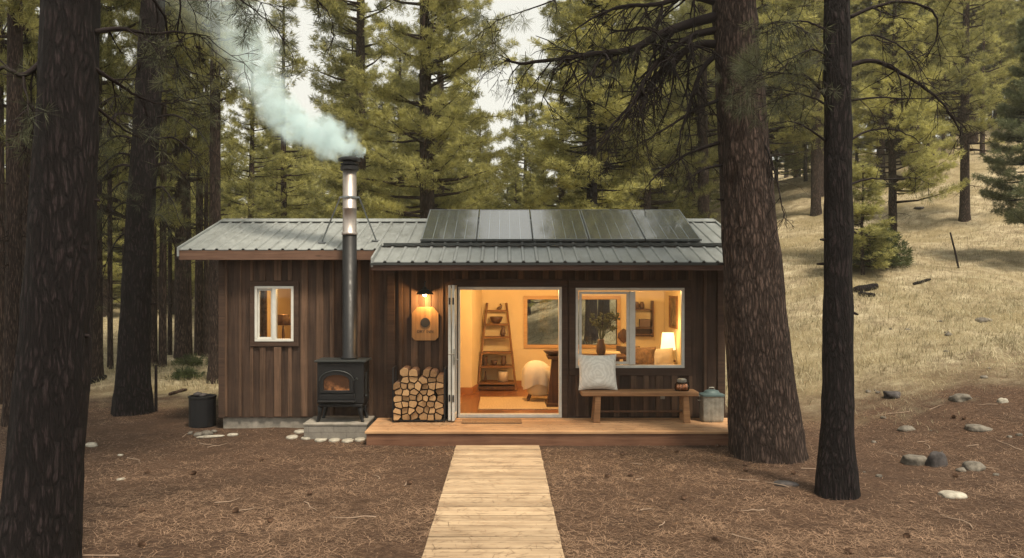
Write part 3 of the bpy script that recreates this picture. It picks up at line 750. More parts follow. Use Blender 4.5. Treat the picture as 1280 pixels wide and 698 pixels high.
# smoke
puffs = [(438, 187, 17), (427, 180, 25), (410, 172, 31), (392, 166, 33), (372, 158, 33), (354, 144, 34), (341, 128, 34), (330, 108, 38), (322, 88, 44), (314, 66, 52), (304, 42, 58), (288, 18, 62), (264, 0, 64), (236, -16, 62)]
pw = []
for i, (px, py, r) in enumerate(puffs):
    D = 11.6 + .10 * i; x, y, z = pt(px, py, D); pw.append((x, y, z, r / FPX * D))
def smoke_mat():
    m = bpy.data.materials.new('wood_smoke'); m.use_nodes = True; nt = m.node_tree; nt.nodes.clear()
    out = N(nt, 'ShaderNodeOutputMaterial'); vol = N(nt, 'ShaderNodeVolumePrincipled')
    geo = N(nt, 'ShaderNodeNewGeometry'); pos = geo.outputs['Position']
    nz = N(nt, 'ShaderNodeTexNoise', i_Scale=3.2); nz.inputs['Detail'].default_value = 5; nz.inputs['Roughness'].default_value = .6; L(nt, pos, nz.inputs['Vector'])
    off = N(nt, 'ShaderNodeVectorMath', operation='SCALE'); sub_ = N(nt, 'ShaderNodeVectorMath', operation='SUBTRACT'); L(nt, nz.outputs[1], sub_.inputs[0]); sub_.inputs[1].default_value = (.5, .5, .5)
    L(nt, sub_.outputs[0], off.inputs[0]); off.inputs['Scale'].default_value = .8
    ad = N(nt, 'ShaderNodeVectorMath', operation='ADD'); L(nt, pos, ad.inputs[0]); L(nt, off.outputs[0], ad.inputs[1])
    acc = None; nd = None
    for i, (x, y, z, r) in enumerate(pw):
        d = N(nt, 'ShaderNodeVectorMath', operation='DISTANCE'); L(nt, ad.outputs[0], d.inputs[0]); d.inputs[1].default_value = (x, y, z)
        dens = [20, 14, 10.5, 8.5, 7, 5.5, 4.2, 3.0, 2.1, 1.5, 1.1, .7, .4, .2][i]
        mr = N(nt, 'ShaderNodeMapRange', interpolation_type='SMOOTHSTEP'); mr.inputs[1].default_value = r * 1.0; mr.inputs[2].default_value = r * .35; mr.inputs[3].default_value = 0; mr.inputs[4].default_value = dens
        L(nt, d.outputs['Value'], mr.inputs[0])
        q_ = mth(nt, 'DIVIDE', d.outputs['Value'], r); nd = q_ if nd is None else mth(nt, 'MINIMUM', nd, q_)
        acc = mr.outputs[0] if acc is None else mth(nt, 'MAXIMUM', acc, mr.outputs[0])
    n2 = noise(nt, pos, 5.5, 5, .65); mr = N(nt, 'ShaderNodeMapRange', i_1=.38, i_2=.60, i_3=.35, i_4=1.3); L(nt, n2, mr.inputs[0])
    n3 = noise(nt, pos, 3.6, 6, .68); er = mth(nt, 'MULTIPLY_ADD', mth(nt, 'SUBTRACT', 1.0, nd), 1.5, mth(nt, 'MULTIPLY_ADD', n3, 2.6, -1.42))
    cl = N(nt, 'ShaderNodeClamp'); L(nt, mth(nt, 'MULTIPLY', er, 1.6), cl.inputs[0])
    L(nt, mth(nt, 'MULTIPLY', mth(nt, 'MULTIPLY', acc, mr.outputs[0]), cl.outputs[0]), vol.inputs['Density'])
    vol.inputs['Color'].default_value = (.83, .965, .99, 1); vol.inputs['Anisotropy'].default_value = .1
    L(nt, vol.outputs[0], out.inputs['Volume']); return m
mb = MB(); mb.tube([(pw[0][0] + .12, pw[0][1], pw[0][2] - .18)] + [p[:3] for p in pw] + [(pw[-1][0] - .6, pw[-1][1], pw[-1][2] + .3)], [.12] + [p[3] * 1.3 + .06 for p in pw] + [.3], 16)
so_ = mb.build('smoke', smoke_mat(), None, loc=pw[0][:3])
tag(so_, 'pale blue wood smoke drifting up and left from the flue cap', 'smoke', kind='stuff')

# ------------------------------------------------------------------ solar panels
PB, PT = 12.05, 13.54; pzb, pzt = 2.2 + .7225, 2.2 + 1.321
px0, px1 = -1.273, 3.035; pwid = (px1 - px0) / 5
pdir = Vector((0, PT - PB, pzt - pzb)); pl = pdir.length; pdn = pdir.normalized(); pn = Vector((1, 0, 0)).cross(pdn)
def panel_mesh():
    w, l, t = pwid - .018, pl, .035
    fr = MB(); b = .014
    for (a0, a1, c0, c1) in ((0, w, 0, b), (0, w, l - b, l), (0, b, b, l - b), (w - b, w, b, l - b)):
        ce = Vector(((a0 + a1) / 2, 0, 0)) + pdn * ((c0 + c1) / 2) - pn * t / 2
        fr.obox(ce, ((a1 - a0) / 2, 0, 0), pdn * ((c1 - c0) / 2), pn * t / 2)
    gl = MB(); P = [Vector((b, 0, 0)) + pdn * b, Vector((w - b, 0, 0)) + pdn * b, Vector((w - b, 0, 0)) + pdn * (l - b), Vector((b, 0, 0)) + pdn * (l - b)]
    gl.add([p - pn * .004 for p in P] + [p - pn * .012 for p in P], [(0, 1, 2, 3), (7, 6, 5, 4)])
    return fr, gl
plabels = ['leftmost of the five solar panels on the roof', 'second solar panel from the left on the roof', 'middle one of the five solar panels on the roof', 'fourth solar panel from the left on the roof', 'rightmost of the five solar panels on the roof']
rc = thing('solar_array', 'row of five solar panels on a dark rack above the roof', 'solar array', (.9, 12.1, 2.85))
proto = None
for i in range(5):
    loc = (px0 + i * pwid, PB, pzb)
    p = bpy.data.objects.new('solar_panel', None); COL.objects.link(p); p.parent = rc; p.location = Vector(loc) - Vector((.9, 12.1, 2.85)); p['label'] = plabels[i]
    if proto is None:
        fr, gl = panel_mesh()
        a = fr.build('frame', M['alu'], None, loc=(0, 0, 0)); b = gl.build('cell_glass', M['solar'], None, loc=(0, 0, 0))
        uv = b.data.uv_layers.new(name='UVMap')
        for lp, u in zip(range(8), [(0, 0), (1, 0), (1, 1), (0, 1)] * 2): uv.data[lp].uv = u
        a.parent = p; b.parent = p; proto = (a, b)
    else:
        for q in proto:
            c = q.copy(); COL.objects.link(c); c.parent = p
mb = MB()
def atp(s, off): v = Vector((0, PB, pzb)) + pdn * s - pn * off; return v.y, v.z
for s_ in (.12, 1.3):
    y_, z_ = atp(s_, .06); mb.box(px0 - .02, px1 + .02, y_ - .02, y_ + .02, z_ - .022, z_ + .018)
mb.build('rail', M['roofdark'], rc)
mb = MB()
for k in range(6):
    xx = px0 + .15 + k * (px1 - px0 - .3) / 5
    for s_ in (.12, 1.3):
        y_, z_ = atp(s_, .08); mb.box(xx - .02, xx + .02, y_ - .018, y_ + .018, roofz(y_) - .0, z_)
mb.build('foot', M['roofdark'], rc)

# ------------------------------------------------------------------ sconce + plaque
scn = thing('wall_lamp', 'lit barn style wall lamp with dark dish shade above the plaque', 'lamp', pt(531, 366, 11.85))
cx, cyy, cz = pt(531, 366, 11.82)
MB().lathe((cx, cyy, cz), [(.135, -.028), (.128, -.02), (.10, .022), (.05, .05), (.028, .06), (.028, .085), (.0, .09)], 28).build('lamp_shade', M['blacktop'], scn, smooth=True)
MB().tube([(cx, cyy, cz + .085), (cx, cyy, cz + .14), (cx, cyy + .05, cz + .165), (cx, WY - .001, cz + .165)], .009, 8).build('arm', M['blacktop'], scn)
MB().lathe((cx, cyy, cz), [(0, -.06), (.022, -.05), (.03, -.03), (.022, -.005), (.014, .01)], 14).build('bulb', M['bulb'], scn, smooth=True)
def lamp(name, loc, power, col=(1, .6, .26), size=.04, parent=None):
    l = bpy.data.lights.new(name, 'POINT'); l.energy = power; l.color = col; l.shadow_soft_size = size
    o = bpy.data.objects.new(name, l); COL.objects.link(o); o.location = loc
    return o
lamp('wall_lamp_light', (cx, cyy, cz - .10), 16, (1, .55, .2), .03)
x0, _, z1 = pt(514.5, 384, 11.93); x1, _, z0 = pt(548, 426, 11.93)
c1, c2 = .085, .05
poly = [(x0, z0 + c2), (x0 + c2, z0), (x1 - c2, z0), (x1, z0 + c2), (x1, z1 - c1 * 1.1), (x1 - c1 * 1.0, z1), (x0 + c1 * 1.0, z1), (x0, z1 - c1 * 1.1)]
pq = thing('wooden_plaque', 'octagonal pale wooden plaque with a dark round hole, under the wall lamp', 'plaque', (.5 * (x0 + x1), 11.95, .5 * (z0 + z1)))
MB().prism([(x, 11.945, z) for x, z in poly], (0, .03, 0)).build('board', M['plaque'], pq, bevel=.004)
xc, _, zc = pt(531.5, 403.5, 11.94)
mb = MB(); mb.prism([(xc + .072 * math.cos(t), 11.935, zc + .072 * math.sin(t)) for t in [2 * math.pi * k / 28 for k in range(28)]], (0, .0085, 0)); mb.build('disc', M['black'], pq)
mb = MB(); mb.box(xc - .004, xc + .002, 11.941, 11.944, zc + .075, z1 - .003); mb.build('groove', M['black'], pq)
fc = bpy.data.curves.new('lettering', 'FONT'); fc.body = "DRY INN"; fc.size = .062; fc.align_x = 'CENTER'; fc.extrude = .001
fo = bpy.data.objects.new('tmp', fc); COL.objects.link(fo)
me = bpy.data.meshes.new_from_object(fo); bpy.data.objects.remove(fo)
me.materials.append(M['black']) if not me.materials else None
lt = bpy.data.objects.new('lettering', me); COL.objects.link(lt); lt.parent = pq
lt['label'] = 'small dark lettering'; lt.rotation_euler = (R(90), 0, 0); lt.location = Vector((xc + .0, 11.9415, zc - .155)) - Vector(pq.location)

# ------------------------------------------------------------------ firewood
rack = thing('firewood_rack', 'thin black metal rack holding the stack of split firewood', 'rack', (-1.24, 11.72, FZ))
bx0, bx1 = -1.635, -.875
mb = MB()
for xx in (bx0, bx1):
    for yy in (11.60, 11.90): mb.box(xx - .01, xx + .01, yy - .01, yy + .01, FZ - .003, 1.0)
    mb.box(xx - .009, xx + .009, 11.61, 11.89, .97, .995)
mb.build('upright', M['black'], rack)
mb = MB()
for yy in (11.60, 11.90): mb.box(bx0 + .01, bx1 - .01, yy - .012, yy + .012, FZ + .012, FZ + .032)
mb.build('base_rail', M['black'], rack)
r3 = random.Random(21)
rows_desc = ['bottom', 'second lowest', 'third lowest', 'fourth lowest', 'fourth highest', 'third highest', 'second highest', 'top']
cells = []; zrow = FZ + .045; lx0, lx1 = bx0 + .014, bx1 - .014
for row in range(8):
    nn = 6 if row % 2 == 0 else 7; wd = (lx1 - lx0) / nn
    for k in range(nn):
        if row == 7 and k in (0, 3, 6): continue
        if row == 6 and k == 0: continue
        hh = .085
        cells.append((lx0 + (k + .5) * wd + r3.uniform(-.028, .028), zrow + hh * .5 + row * .0885 + r3.uniform(-.022, .022), row))
for ci, (cx_, cz_, row) in enumerate(cells):
    poly = [(lx0, FZ + .034), (lx1, FZ + .034), (lx1, 1.2), (lx0, 1.2)]
    def clip(poly, px, pz, nx, nz):
        out = []
        for i in range(len(poly)):
            p, q = poly[i], poly[(i + 1) % len(poly)]; dp = (p[0] - px) * nx + (p[1] - pz) * nz; dq = (q[0] - px) * nx + (q[1] - pz) * nz
            if dp <= 0: out.append(p)
            if (dp < 0 < dq) or (dq < 0 < dp): t = dp / (dp - dq); out.append((p[0] + (q[0] - p[0]) * t, p[1] + (q[1] - p[1]) * t))
        return out
    for cj, (ax_, az_, _r) in enumerate(cells):
        if cj == ci: continue
        dx, dz = ax_ - cx_, az_ - cz_; dd = math.hypot(dx, dz)
        if dd > .3: continue
        poly = clip(poly, cx_ + dx * .5 - dx / dd * .0075, cz_ + dz * .5 - dz / dd * .0075, dx / dd, dz / dd)
    nn = r3.choice((7, 9)); a0 = r3.uniform(0, 6.28)
    for q in range(nn):
        th = a0 + 6.283 * q / nn; rr = r3.uniform(.058, .075); poly = clip(poly, cx_ + rr * math.cos(th), cz_ + rr * math.sin(th), math.cos(th), math.sin(th))
    if len(poly) < 3: continue
    y0 = 11.56 + r3.uniform(-.04, .03)
    mb = MB(); mb.prism([(p, y0 + r3.uniform(-.004, .004), q) for p, q in poly], (0, .36, 0), 0, 1)
    o = mb.build('split_log', [M['logend'], M['logbark']], None, loc=(cx_, y0, cz_), bevel=.005)
    lab = 'split log lying on top of the firewood stack' if row == 7 else 'split log in the %s row of the firewood stack' % rows_desc[row]
    tag(o, lab, 'log', 'split logs stacked beside the open door')

# ------------------------------------------------------------------ bench, pillow, lantern, bin
bn = thing('bench', 'rustic brown wooden bench under the large window', 'bench', (1.95, 11.66, FZ))
bz = .655
mb = MB(); vsb = []
mb.box(1.135, 2.85, 11.50, 11.84, bz - .065, bz); mb.build('seat', M['bench'], bn, bevel=.012)
for lx in (1.375, 2.66):
    for ly in (11.55, 11.79):
        mb = MB(); dx = .02 if lx > 2 else -.02
        mb.add([(lx - .035 + dx * 0, ly - .03, bz - .066), (lx + .045, ly - .03, bz - .066), (lx + .045, ly + .03, bz - .066), (lx - .035, ly + .03, bz - .066), (lx - .05 + dx, ly - .035, FZ), (lx + .05 + dx, ly - .035, FZ), (lx + .05 + dx, ly + .035, FZ), (lx - .05 + dx, ly + .035, FZ)],
               [(3, 2, 1, 0), (4, 5, 6, 7), (0, 1, 5, 4), (1, 2, 6, 5), (2, 3, 7, 6), (3, 0, 4, 7)])
        mb.build('leg', M['bench'], bn, bevel=.006)
MB().tube([(1.37, 11.67, .345), (2.66, 11.67, .345)], .016, 10).build('stretcher', M['darkwood'], bn)
mb = MB()
for lx in (1.375, 2.66): mb.box(lx - .02, lx + .03, 11.58, 11.76, .33, .36)
mb.build('cross_bar', M['darkwood'], bn)

def cushion(name, c, w, h, t, tilt, yaw, m, label, cat='cushion', group=None, seed=1, n=22, parent=None):
    """square cushion, face in local xz plane, thickness y"""
    ns = np.linspace(-1, 1, n); U, Vv = np.meshgrid(ns, ns)
    prof = ((1 - np.abs(U) ** 2.6).clip(0) * (1 - np.abs(Vv) ** 2.6).clip(0)) ** .55
    pinch = 1 - .07 * (1 - np.abs(U) ** 2) * np.abs(Vv) ** 4; pinch2 = 1 - .07 * (1 - np.abs(Vv) ** 2) * np.abs(U) ** 4
    x = U * w / 2 * pinch2; z = Vv * h / 2 * pinch
    wr = .10 * vnoise(U * 3 + seed, Vv * 3, 0, seed) + .05 * vnoise(U * 8 + seed, Vv * 8, 0, seed)
    y1 = -prof * t / 2 * (1 + wr); y2 = prof * t / 2 * (1 + wr)
    A = np.stack([x, y1, z], -1).reshape(-1, 3); B = np.stack([x, y2, z], -1).reshape(-1, 3)
    ct, s_ = math.cos(tilt), math.sin(tilt); cyw, syw = math.cos(yaw), math.sin(yaw)
    P = np.concatenate([A, B]); P = np.stack([P[:, 0], P[:, 1] * ct - P[:, 2] * -s_ * -1 * -1, P[:, 2] * ct - P[:, 1] * s_], 1)
    P = np.stack([P[:, 0] * cyw - P[:, 1] * syw, P[:, 0] * syw + P[:, 1] * cyw, P[:, 2]], 1)
    idx = (np.arange(n - 1)[:, None] * n + np.arange(n - 1)[None]).ravel()
    Fa = np.stack([idx, idx + 1, idx + n + 1, idx + n], 1); Fb = Fa[:, ::-1] + n * n
    o = mobj(name, np_mesh(name, P, np.concatenate([Fa, Fb]), m, True), None, c)
    return tag(o, label, cat, group)
cushion('pillow', (1.395, 11.74, bz + .265), .58, .54, .19, R(14), 0, M['pillow'], 'large off white patterned pillow propped on the left end of the bench', 'pillow')

lan = thing('candle_jar', 'glass jar of copper coloured lights with silver lid on the bench right end', 'jar', (2.635, 11.66, bz))
cx, cyy = 2.635, 11.66
mb = MB()
for k in range(9):
    a = 2 * math.pi * k / 9; rr = .062; mb.lathe((cx + rr * math.cos(a), cyy + rr * math.sin(a), bz + .002 + (k % 2) * .0), [(0, 0), (.025, .01), (.03, .05), (.024, .09), (0, .10)], 8)
mb.build('filling', M['copper'], lan, smooth=True)
MB().lathe((cx, cyy, bz), [(.102, .001), (.108, .02), (.108, .085), (.09, .11), (.062, .125)], 24).build('glass_bowl', M['glass'], lan, smooth=True)
mb = MB(); mb.lathe((cx, cyy, bz), [(.060, .126), (.064, .128), (.064, .165), (.05, .178), (.0, .182)], 20)
for k in range(14):
    a = 2 * math.pi * k / 14; mb.box(cx + .066 * math.cos(a) - .004, cx + .066 * math.cos(a) + .004, cyy + .066 * math.sin(a) - .004, cyy + .066 * math.sin(a) + .004, bz + .13, bz + .163)
mb.build('lid', M['galv'], lan)

bi = thing('metal_bin', 'ribbed galvanised bin with teal lid at the right end of the deck', 'bin', (3.08, 11.70, FZ))
cx, cyy = 3.085, 11.70; n = 72; prof = []
mb = MB(); rings = [(.150, 0), (.155, .012), (.158, .03), (.163, .36), (.168, .375)]
vs_, fs_ = [], []
for i, (r, z) in enumerate(rings):
    for k in range(n):
        rr = r + (.0035 if (k % 4 < 2) and 1 < i < 4 else 0); a = 2 * math.pi * k / n
        # rounded square footprint
        c_, s_ = math.cos(a), math.sin(a); q = (abs(c_) ** 5 + abs(s_) ** 5) ** (-1 / 5)
        vs_.append((cx + rr * c_ * q, cyy + rr * s_ * q * .8, FZ + z))
for i in range(len(rings) - 1):
    for k in range(n): fs_.append((i * n + k, i * n + (k + 1) % n, (i + 1) * n + (k + 1) % n, (i + 1) * n + k))
fs_.append(tuple(reversed(range(n)))); mb.add(vs_, fs_); mb.build('bin_body', M['galv'], bi)
vs_, fs_ = [], []; rings = [(.172, .372), (.178, .378), (.176, .40), (.12, .42), (.10, .45), (.05, .465), (.02, .468)]; mb = MB()
for i, (r, z) in enumerate(rings):
    for k in range(n):
        a = 2 * math.pi * k / n; c_, s_ = math.cos(a), math.sin(a); q = (abs(c_) ** 5 + abs(s_) ** 5) ** (-1 / 5) if i < 3 else 1
        vs_.append((cx + r * c_ * q, cyy + r * s_ * q * .8, FZ + z))
for i in range(len(rings) - 1):
    for k in range(n): fs_.append((i * n + k, i * n + (k + 1) % n, (i + 1) * n + (k + 1) % n, (i + 1) * n + k))
fs_.append(tuple((len(rings) - 1) * n + k for k in range(n))); fs_.append(tuple(reversed(range(n))))
mb.add(vs_, fs_); ld = mb.build('lid', M['teal'], bi, smooth=False)
MB().tube([(cx - .04, cyy, FZ + .462), (cx - .035, cyy, FZ + .495), (cx + .035, cyy, FZ + .495), (cx + .04, cyy, FZ + .462)], .007, 8).build('handle', M['galv'], ld)
mb = MB(); mb.tube([(cx - .166, cyy - .04, FZ + .31), (cx - .20, cyy - .04, FZ + .31), (cx - .20, cyy + .04, FZ + .31), (cx - .166, cyy + .04, FZ + .31)], .007, 6); mb.box(cx - .225, cx - .168, cyy - .06, cyy + .06, FZ + .372, FZ + .38); mb.build('side_handle', M['galv'], bi)

dm = MB().box(-.62, .26, 11.45, 11.75, FZ + .0, FZ + .022).build('doormat', M['mat'], None, loc=(-.2, 11.6, FZ), bevel=.006)
tag(dm, 'brown coir doormat on the deck in front of the open door', 'doormat')

# white garden seat seen past the right corner
gs = thing('garden_chair', 'white painted slatted chair just past the right cabin corner', 'chair', (3.95, 12.5, 0))
zb = gz(3.95, 12.5)
mb = MB(); mb.box(3.66, 4.24, 12.3, 12.8, zb + .43, zb + .47); mb.build('seat', M['white'], gs, bevel=.005)
mb = MB()
for k in range(5): mb.box(3.68 + k * .115, 3.76 + k * .115, 12.8, 12.825, zb + .48, zb + .98)
mb.build('backrest', M['white'], gs, bevel=.004)
for lx in (3.67, 4.18):
    for ly in (12.31, 12.74): MB().box(lx, lx + .05, ly, ly + .05, zb - .02, zb + .43).build('leg', M['white'], gs)
mb = MB(); mb.box(3.62, 3.70, 12.25, 12.8, zb + .66, zb + .69); mb.box(4.20, 4.28, 12.25, 12.8, zb + .66, zb + .69); mb.build('armrest', M['white'], gs)

# ------------------------------------------------------------------ interior objects
# ladder shelf
ls = thing('ladder_shelf', 'brown wooden ladder shelf against the back wall inside the door', 'shelf', (-.15, 15.3, FZ))
def I(px, py, D): return pt(px, py, D)
lb, lt_ = I(597, 488, 15.2), I(609, 379, 15.45); rb_, rt_ = I(645, 488, 15.2), I(633, 379, 15.45)
for a, b in ((lb, lt_), (rb_, rt_)):
    MB().tube([(a[0], 15.05, FZ), (b[0], 15.5, b[2])], .024, 4).build('rail', M['shelfwood'], ls)
    MB().tube([(a[0], 15.42, FZ), (b[0], 15.53, b[2])], .018, 4).build('rail', M['shelfwood'], ls)
shelf_z = []
for py in (389, 406, 422, 441, 458, 478):
    z = I(0, py, 15.3)[2]; f = (z - FZ) / (lt_[2] - FZ); w0 = lb[0] + (lt_[0] - lb[0]) * f; w1 = rb_[0] + (rt_[0] - rb_[0]) * f
    y0 = 15.05 + .45 * f - .03
    MB().box(w0 + .01, w1 - .01, y0, 15.52, z - .016, z + .016).build('shelf_board', M['shelfwood'], ls)
    shelf_z.append((z + .016, (w0 + w1) / 2, (y0 + 15.52) / 2, (w1 - w0)))
f = .04
MB().box(lb[0] + .02, rb_[0] - .02, 15.05, 15.5, FZ + .02, I(0, 480, 15.3)[2] - .02).build('bottom_box', M['darkwood'], ls)
def pot(name, i, dx, prof, m, label, cat, n=16):
    z, xc, yc, w = shelf_z[i]; loc = (xc + dx, yc, z)
    o = MB().lathe(loc, prof, n).build(name, m, None, smooth=True, loc=loc); return tag(o, label, cat)
pot('basket', 1, -.01, [(.05, 0), (.10, .04), (.12, .10), (.125, .13), (.11, .135), (.09, .07)], M['brownpot'], 'dark round basket on the second ladder shelf', 'basket')
pot('vase', 2, .12, [(.03, 0), (.055, .04), (.05, .10), (.03, .15), (.035, .2), (.02, .2)], M['brownpot'], 'slim brown vase on the third ladder shelf', 'vase')
pot('cup', 5, .12, [(.05, 0), (.10, .01), (.10, .19), (.095, .2), (.09, .02)], M['ceramic'], 'cream crock on the bottom ladder shelf', 'crock')
pot('jug', 4, .13, [(.04, 0), (.06, .05), (.045, .12), (.05, .18), (.04, .18)], M['brownpot'], 'dark jug on the right of the fifth ladder shelf', 'jug')
pot('bowl', 4, -.05, [(.03, 0), (.05, .02), (.07, .09), (.06, .1), (.04, .04)], M['brownpot'], 'small dark bowl on the fifth ladder shelf', 'bowl')
z, xc, yc, w = shelf_z[4]
for k, (hh, lab) in enumerate(((.2, 'tallest dark book at the left end of the fifth ladder shelf'), (.16, 'short brown book beside the tall one on the ladder shelf'), (.18, 'thin dark book third along on the ladder shelf'))):
    xx = xc - w / 2 + .04 + k * .035
    o = MB().box(xx, xx + .03, yc - .06, yc + .07, z, z + hh).build('book', [M['darkfab'], M['brownpot'], M['darkwood']][k], None, loc=(xx, yc, z), bevel=.003); tag(o, lab, 'book', 'books on the ladder shelf')
z, xc, yc, w = shelf_z[0]
o = MB().tube([(xc + .0, yc, z + .02), (xc + .04, yc, z + .035), (xc + .08, yc, z + .05), (xc + .09, yc, z + .09), (xc + .06, yc, z + .12)], [.012, .03, .028, .015, .01], 8).build('bird_figure', M['brownpot'], None, smooth=True, loc=(xc, yc, z)); tag(o, 'small dark bird figure on the top ladder shelf', 'figurine')
z, xc, yc, w = shelf_z[5]
o = MB().lathe((xc - .22, yc, z), [(.02, 0), (.025, .05), (.012, .14), (.012, .2), (0, .2)], 10).build('bottle', M['brownpot'], None, smooth=True, loc=(xc - .22, yc, z)); tag(o, 'thin dark bottle on the left of the bottom ladder shelf', 'bottle')

rg = MB().box(-.42, 1.5, 12.75, 14.15, FZ + .001, FZ + .014).build('rug', M['rug'], None, loc=(.4, 13.4, FZ), bevel=.004); tag(rg, 'pale woven rug on the wooden floor inside the door', 'rug')

# table
tb = thing('dining_table', 'dark wooden table with slanting slab leg inside beside the door', 'table', (1.3, 13.2, FZ))
MB().box(.72, 2.05, 12.9, 13.5, 1.0, 1.045).build('tabletop', M['darkwood'], tb, bevel=.008)
for xx, s in ((.82, 1), (1.9, -1)):
    MB().prism([(xx - .10 * s, 13.1, FZ + .02), (xx + .12 * s, 13.1, FZ + .02), (xx + .10 * s, 13.1, 1.0), (xx - .02 * s, 13.1, 1.0)][:: s], (0, .16, 0)).build('leg', M['darkwood'], tb, bevel=.006)
MB().box(.70, .98, 12.95, 13.45, FZ + .015, FZ + .06).build('foot', M['darkwood'], tb, bevel=.005)
o = MB().lathe((.82, 13.1, 1.045), [(.06, 0), (.12, .03), (.17, .085), (.16, .09), (.10, .035), (0, .02)], 20).build('bowl', M['brownpot'], None, smooth=True, loc=(.82, 13.1, 1.045)); tag(o, 'wide dark bowl on the end of the dining table', 'bowl')
# chair with throw
ch = thing('tub_chair', 'low round tub chair on the rug behind the table', 'chair', (.62, 13.75, FZ))
MB().lathe((.62, 13.75, FZ), [(.16, .1), (.21, .14), (.235, .3), (.24, .45), (.2, .58), (.12, .62), (.0, .60)], 24).build('seat_shell', M['creamfab'], ch, smooth=True)
for a in (.6, 2.5, 3.8, 5.5): MB().tube([(.62 + .2 * math.cos(a), 13.75 + .2 * math.sin(a), FZ + .12), (.62 + .26 * math.cos(a), 13.75 + .26 * math.sin(a), FZ + .014)], .018, 8).build('leg', M['darkwood'], ch)
mb = MB(); vs_, fs_ = [], []; nr, na = 10, 40
for i in range(nr):
    t = i / (nr - 1)
    for k in range(na):
        a = 2 * math.pi * k / na; fold = .012 * math.sin(a * 9) * t + .01 * math.sin(a * 5 + 1) * t
        ph = t * 1.9; r = .02 + .26 * math.sin(min(ph, 1.5)) + fold * 2.0 * t; zz = FZ + .70 - .30 * (1 - math.cos(min(ph, 1.5))) - max(0, ph - 1.5) * (.42 + .3 * math.sin(a * 2 + 1.2)) - .10 * t * math.cos(a + .5)
        vs_.append((.60 + r * math.cos(a), 13.74 + r * math.sin(a), zz))
for i in range(nr - 1):
    for k in range(na): fs_.append((i * na + k, i * na + (k + 1) % na, (i + 1) * na + (k + 1) % na, (i + 1) * na + k))
fs_.append(tuple(reversed(range(na)))); mb.add(vs_, fs_)
o = mb.build('throw_blanket', M['fabricw'], None, smooth=True, loc=(.6, 13.74, .8)); tag(o, 'off white throw blanket draped over the round tub chair', 'blanket')
# vase of dried flowers on the table
fv = thing('flower_vase', 'dark vase of dried flowers seen through the left window sash', 'vase', (1.62, 13.15, 1.045))
MB().lathe((1.62, 13.15, 1.045), [(.05, 0), (.08, .06), (.075, .16), (.05, .24), (.06, .27), (.04, .27)], 18).build('vase_body', M['brownpot'], fv, smooth=True)
r4 = random.Random(4); mb = MB(); hd = MB()
for k in range(26):
    a = r4.uniform(0, 6.28); sp = r4.uniform(.05, .27); h = r4.uniform(.25, .62)
    if k < 7: sp = r4.uniform(.18, .3); a = r4.uniform(-.5, .4); h = r4.uniform(.5, .64)
    tip = (1.62 + sp * math.cos(a), 13.15 + sp * math.sin(a) * .6, 1.3 + h * .72)
    mb.tube([(1.62, 13.15, 1.25), (1.62 + sp * .35 * math.cos(a), 13.15 + sp * .3 * math.sin(a), 1.3 + h * .4), tip], .0035, 4)
    for q in range(5):
        c = [tip[i] + r4.uniform(-.03, .03) for i in range(3)]; hd.lathe((c[0], c[1], c[2]), [(0, -.018), (.018, -.004), (.016, .01), (0, .02)], 6)
mb.build('stems', M['flower'], fv); hd.build('flower_heads', M['flower'], fv)
# sofa
sf_ = thing('sofa', 'cream sofa behind the right window pane', 'sofa', (2.5, 13.7, FZ))
MB().box(1.75, 2.98, 13.25, 13.95, FZ + .12, FZ + .42).build('seat', M['creamfab'], sf_, bevel=.04)
MB().box(1.75, 2.98, 13.96, 14.14, FZ + .12, FZ + .80).build('backrest', M['creamfab'], sf_, bevel=.05)
for lx in (1.8, 2.9):
    for ly in (13.3, 14.05): MB().box(lx, lx + .05, ly, ly + .05, FZ, FZ + .12).build('leg', M['darkwood'], sf_)
cushion('cushion', (2.70, 13.58, .90), .50, .48, .22, R(16), R(8), M['fabricw'], 'white cushion at the right end of the sofa', 'cushion', 'cushions on the sofa', 3)
cushion('cushion', (2.38, 13.55, .92), .46, .50, .2, R(18), R(-14), M['brownfab'], 'brown woven cushion in the middle of the sofa', 'cushion', 'cushions on the sofa', 4)
cushion('cushion', (2.14, 13.66, .93), .42, .48, .18, R(14), R(-20), M['darkfab'], 'dark cushion behind the brown one on the sofa', 'cushion', 'cushions on the sofa', 5)
cushion('cushion', (1.92, 13.66, .88), .42, .42, .18, R(14), R(0), M['creamfab'], 'cream cushion at the left end of the sofa', 'cushion', 'cushions on the sofa', 6)
# side table and glowing lamp
sdt = thing('side_table', 'small dark side table in the right corner beside the sofa', 'table', (3.0, 14.4, FZ))
MB().lathe((3.0, 14.4, FZ), [(.14, .62), (.14, .65)], 20).build('tabletop', M['darkwood'], sdt)
MB().lathe((3.0, 14.4, FZ), [(.11, .0), (.1, .02), (.02, .04), (.02, .62)], 14).build('pedestal', M['darkwood'], sdt)
tl = thing('table_lamp', 'table lamp with glowing cream shade at the right of the window', 'lamp', (3.0, 14.4, FZ + .65))
MB().lathe((3.0, 14.4, FZ + .65), [(.06, 0), (.05, .02), (.018, .05), (.03, .12), (.012, .2), (.012, .26)], 16).build('lamp_base', M['brownpot'], tl, smooth=True)
MB().lathe((3.0, 14.4, FZ + .65), [(.135, .19), (.105, .50)], 28).build('lamp_shade', M['shade'], tl, smooth=True)
lamp('table_lamp_light', (3.0, 14.2, FZ + 1.3), 3, (1, .6, .28), .06)
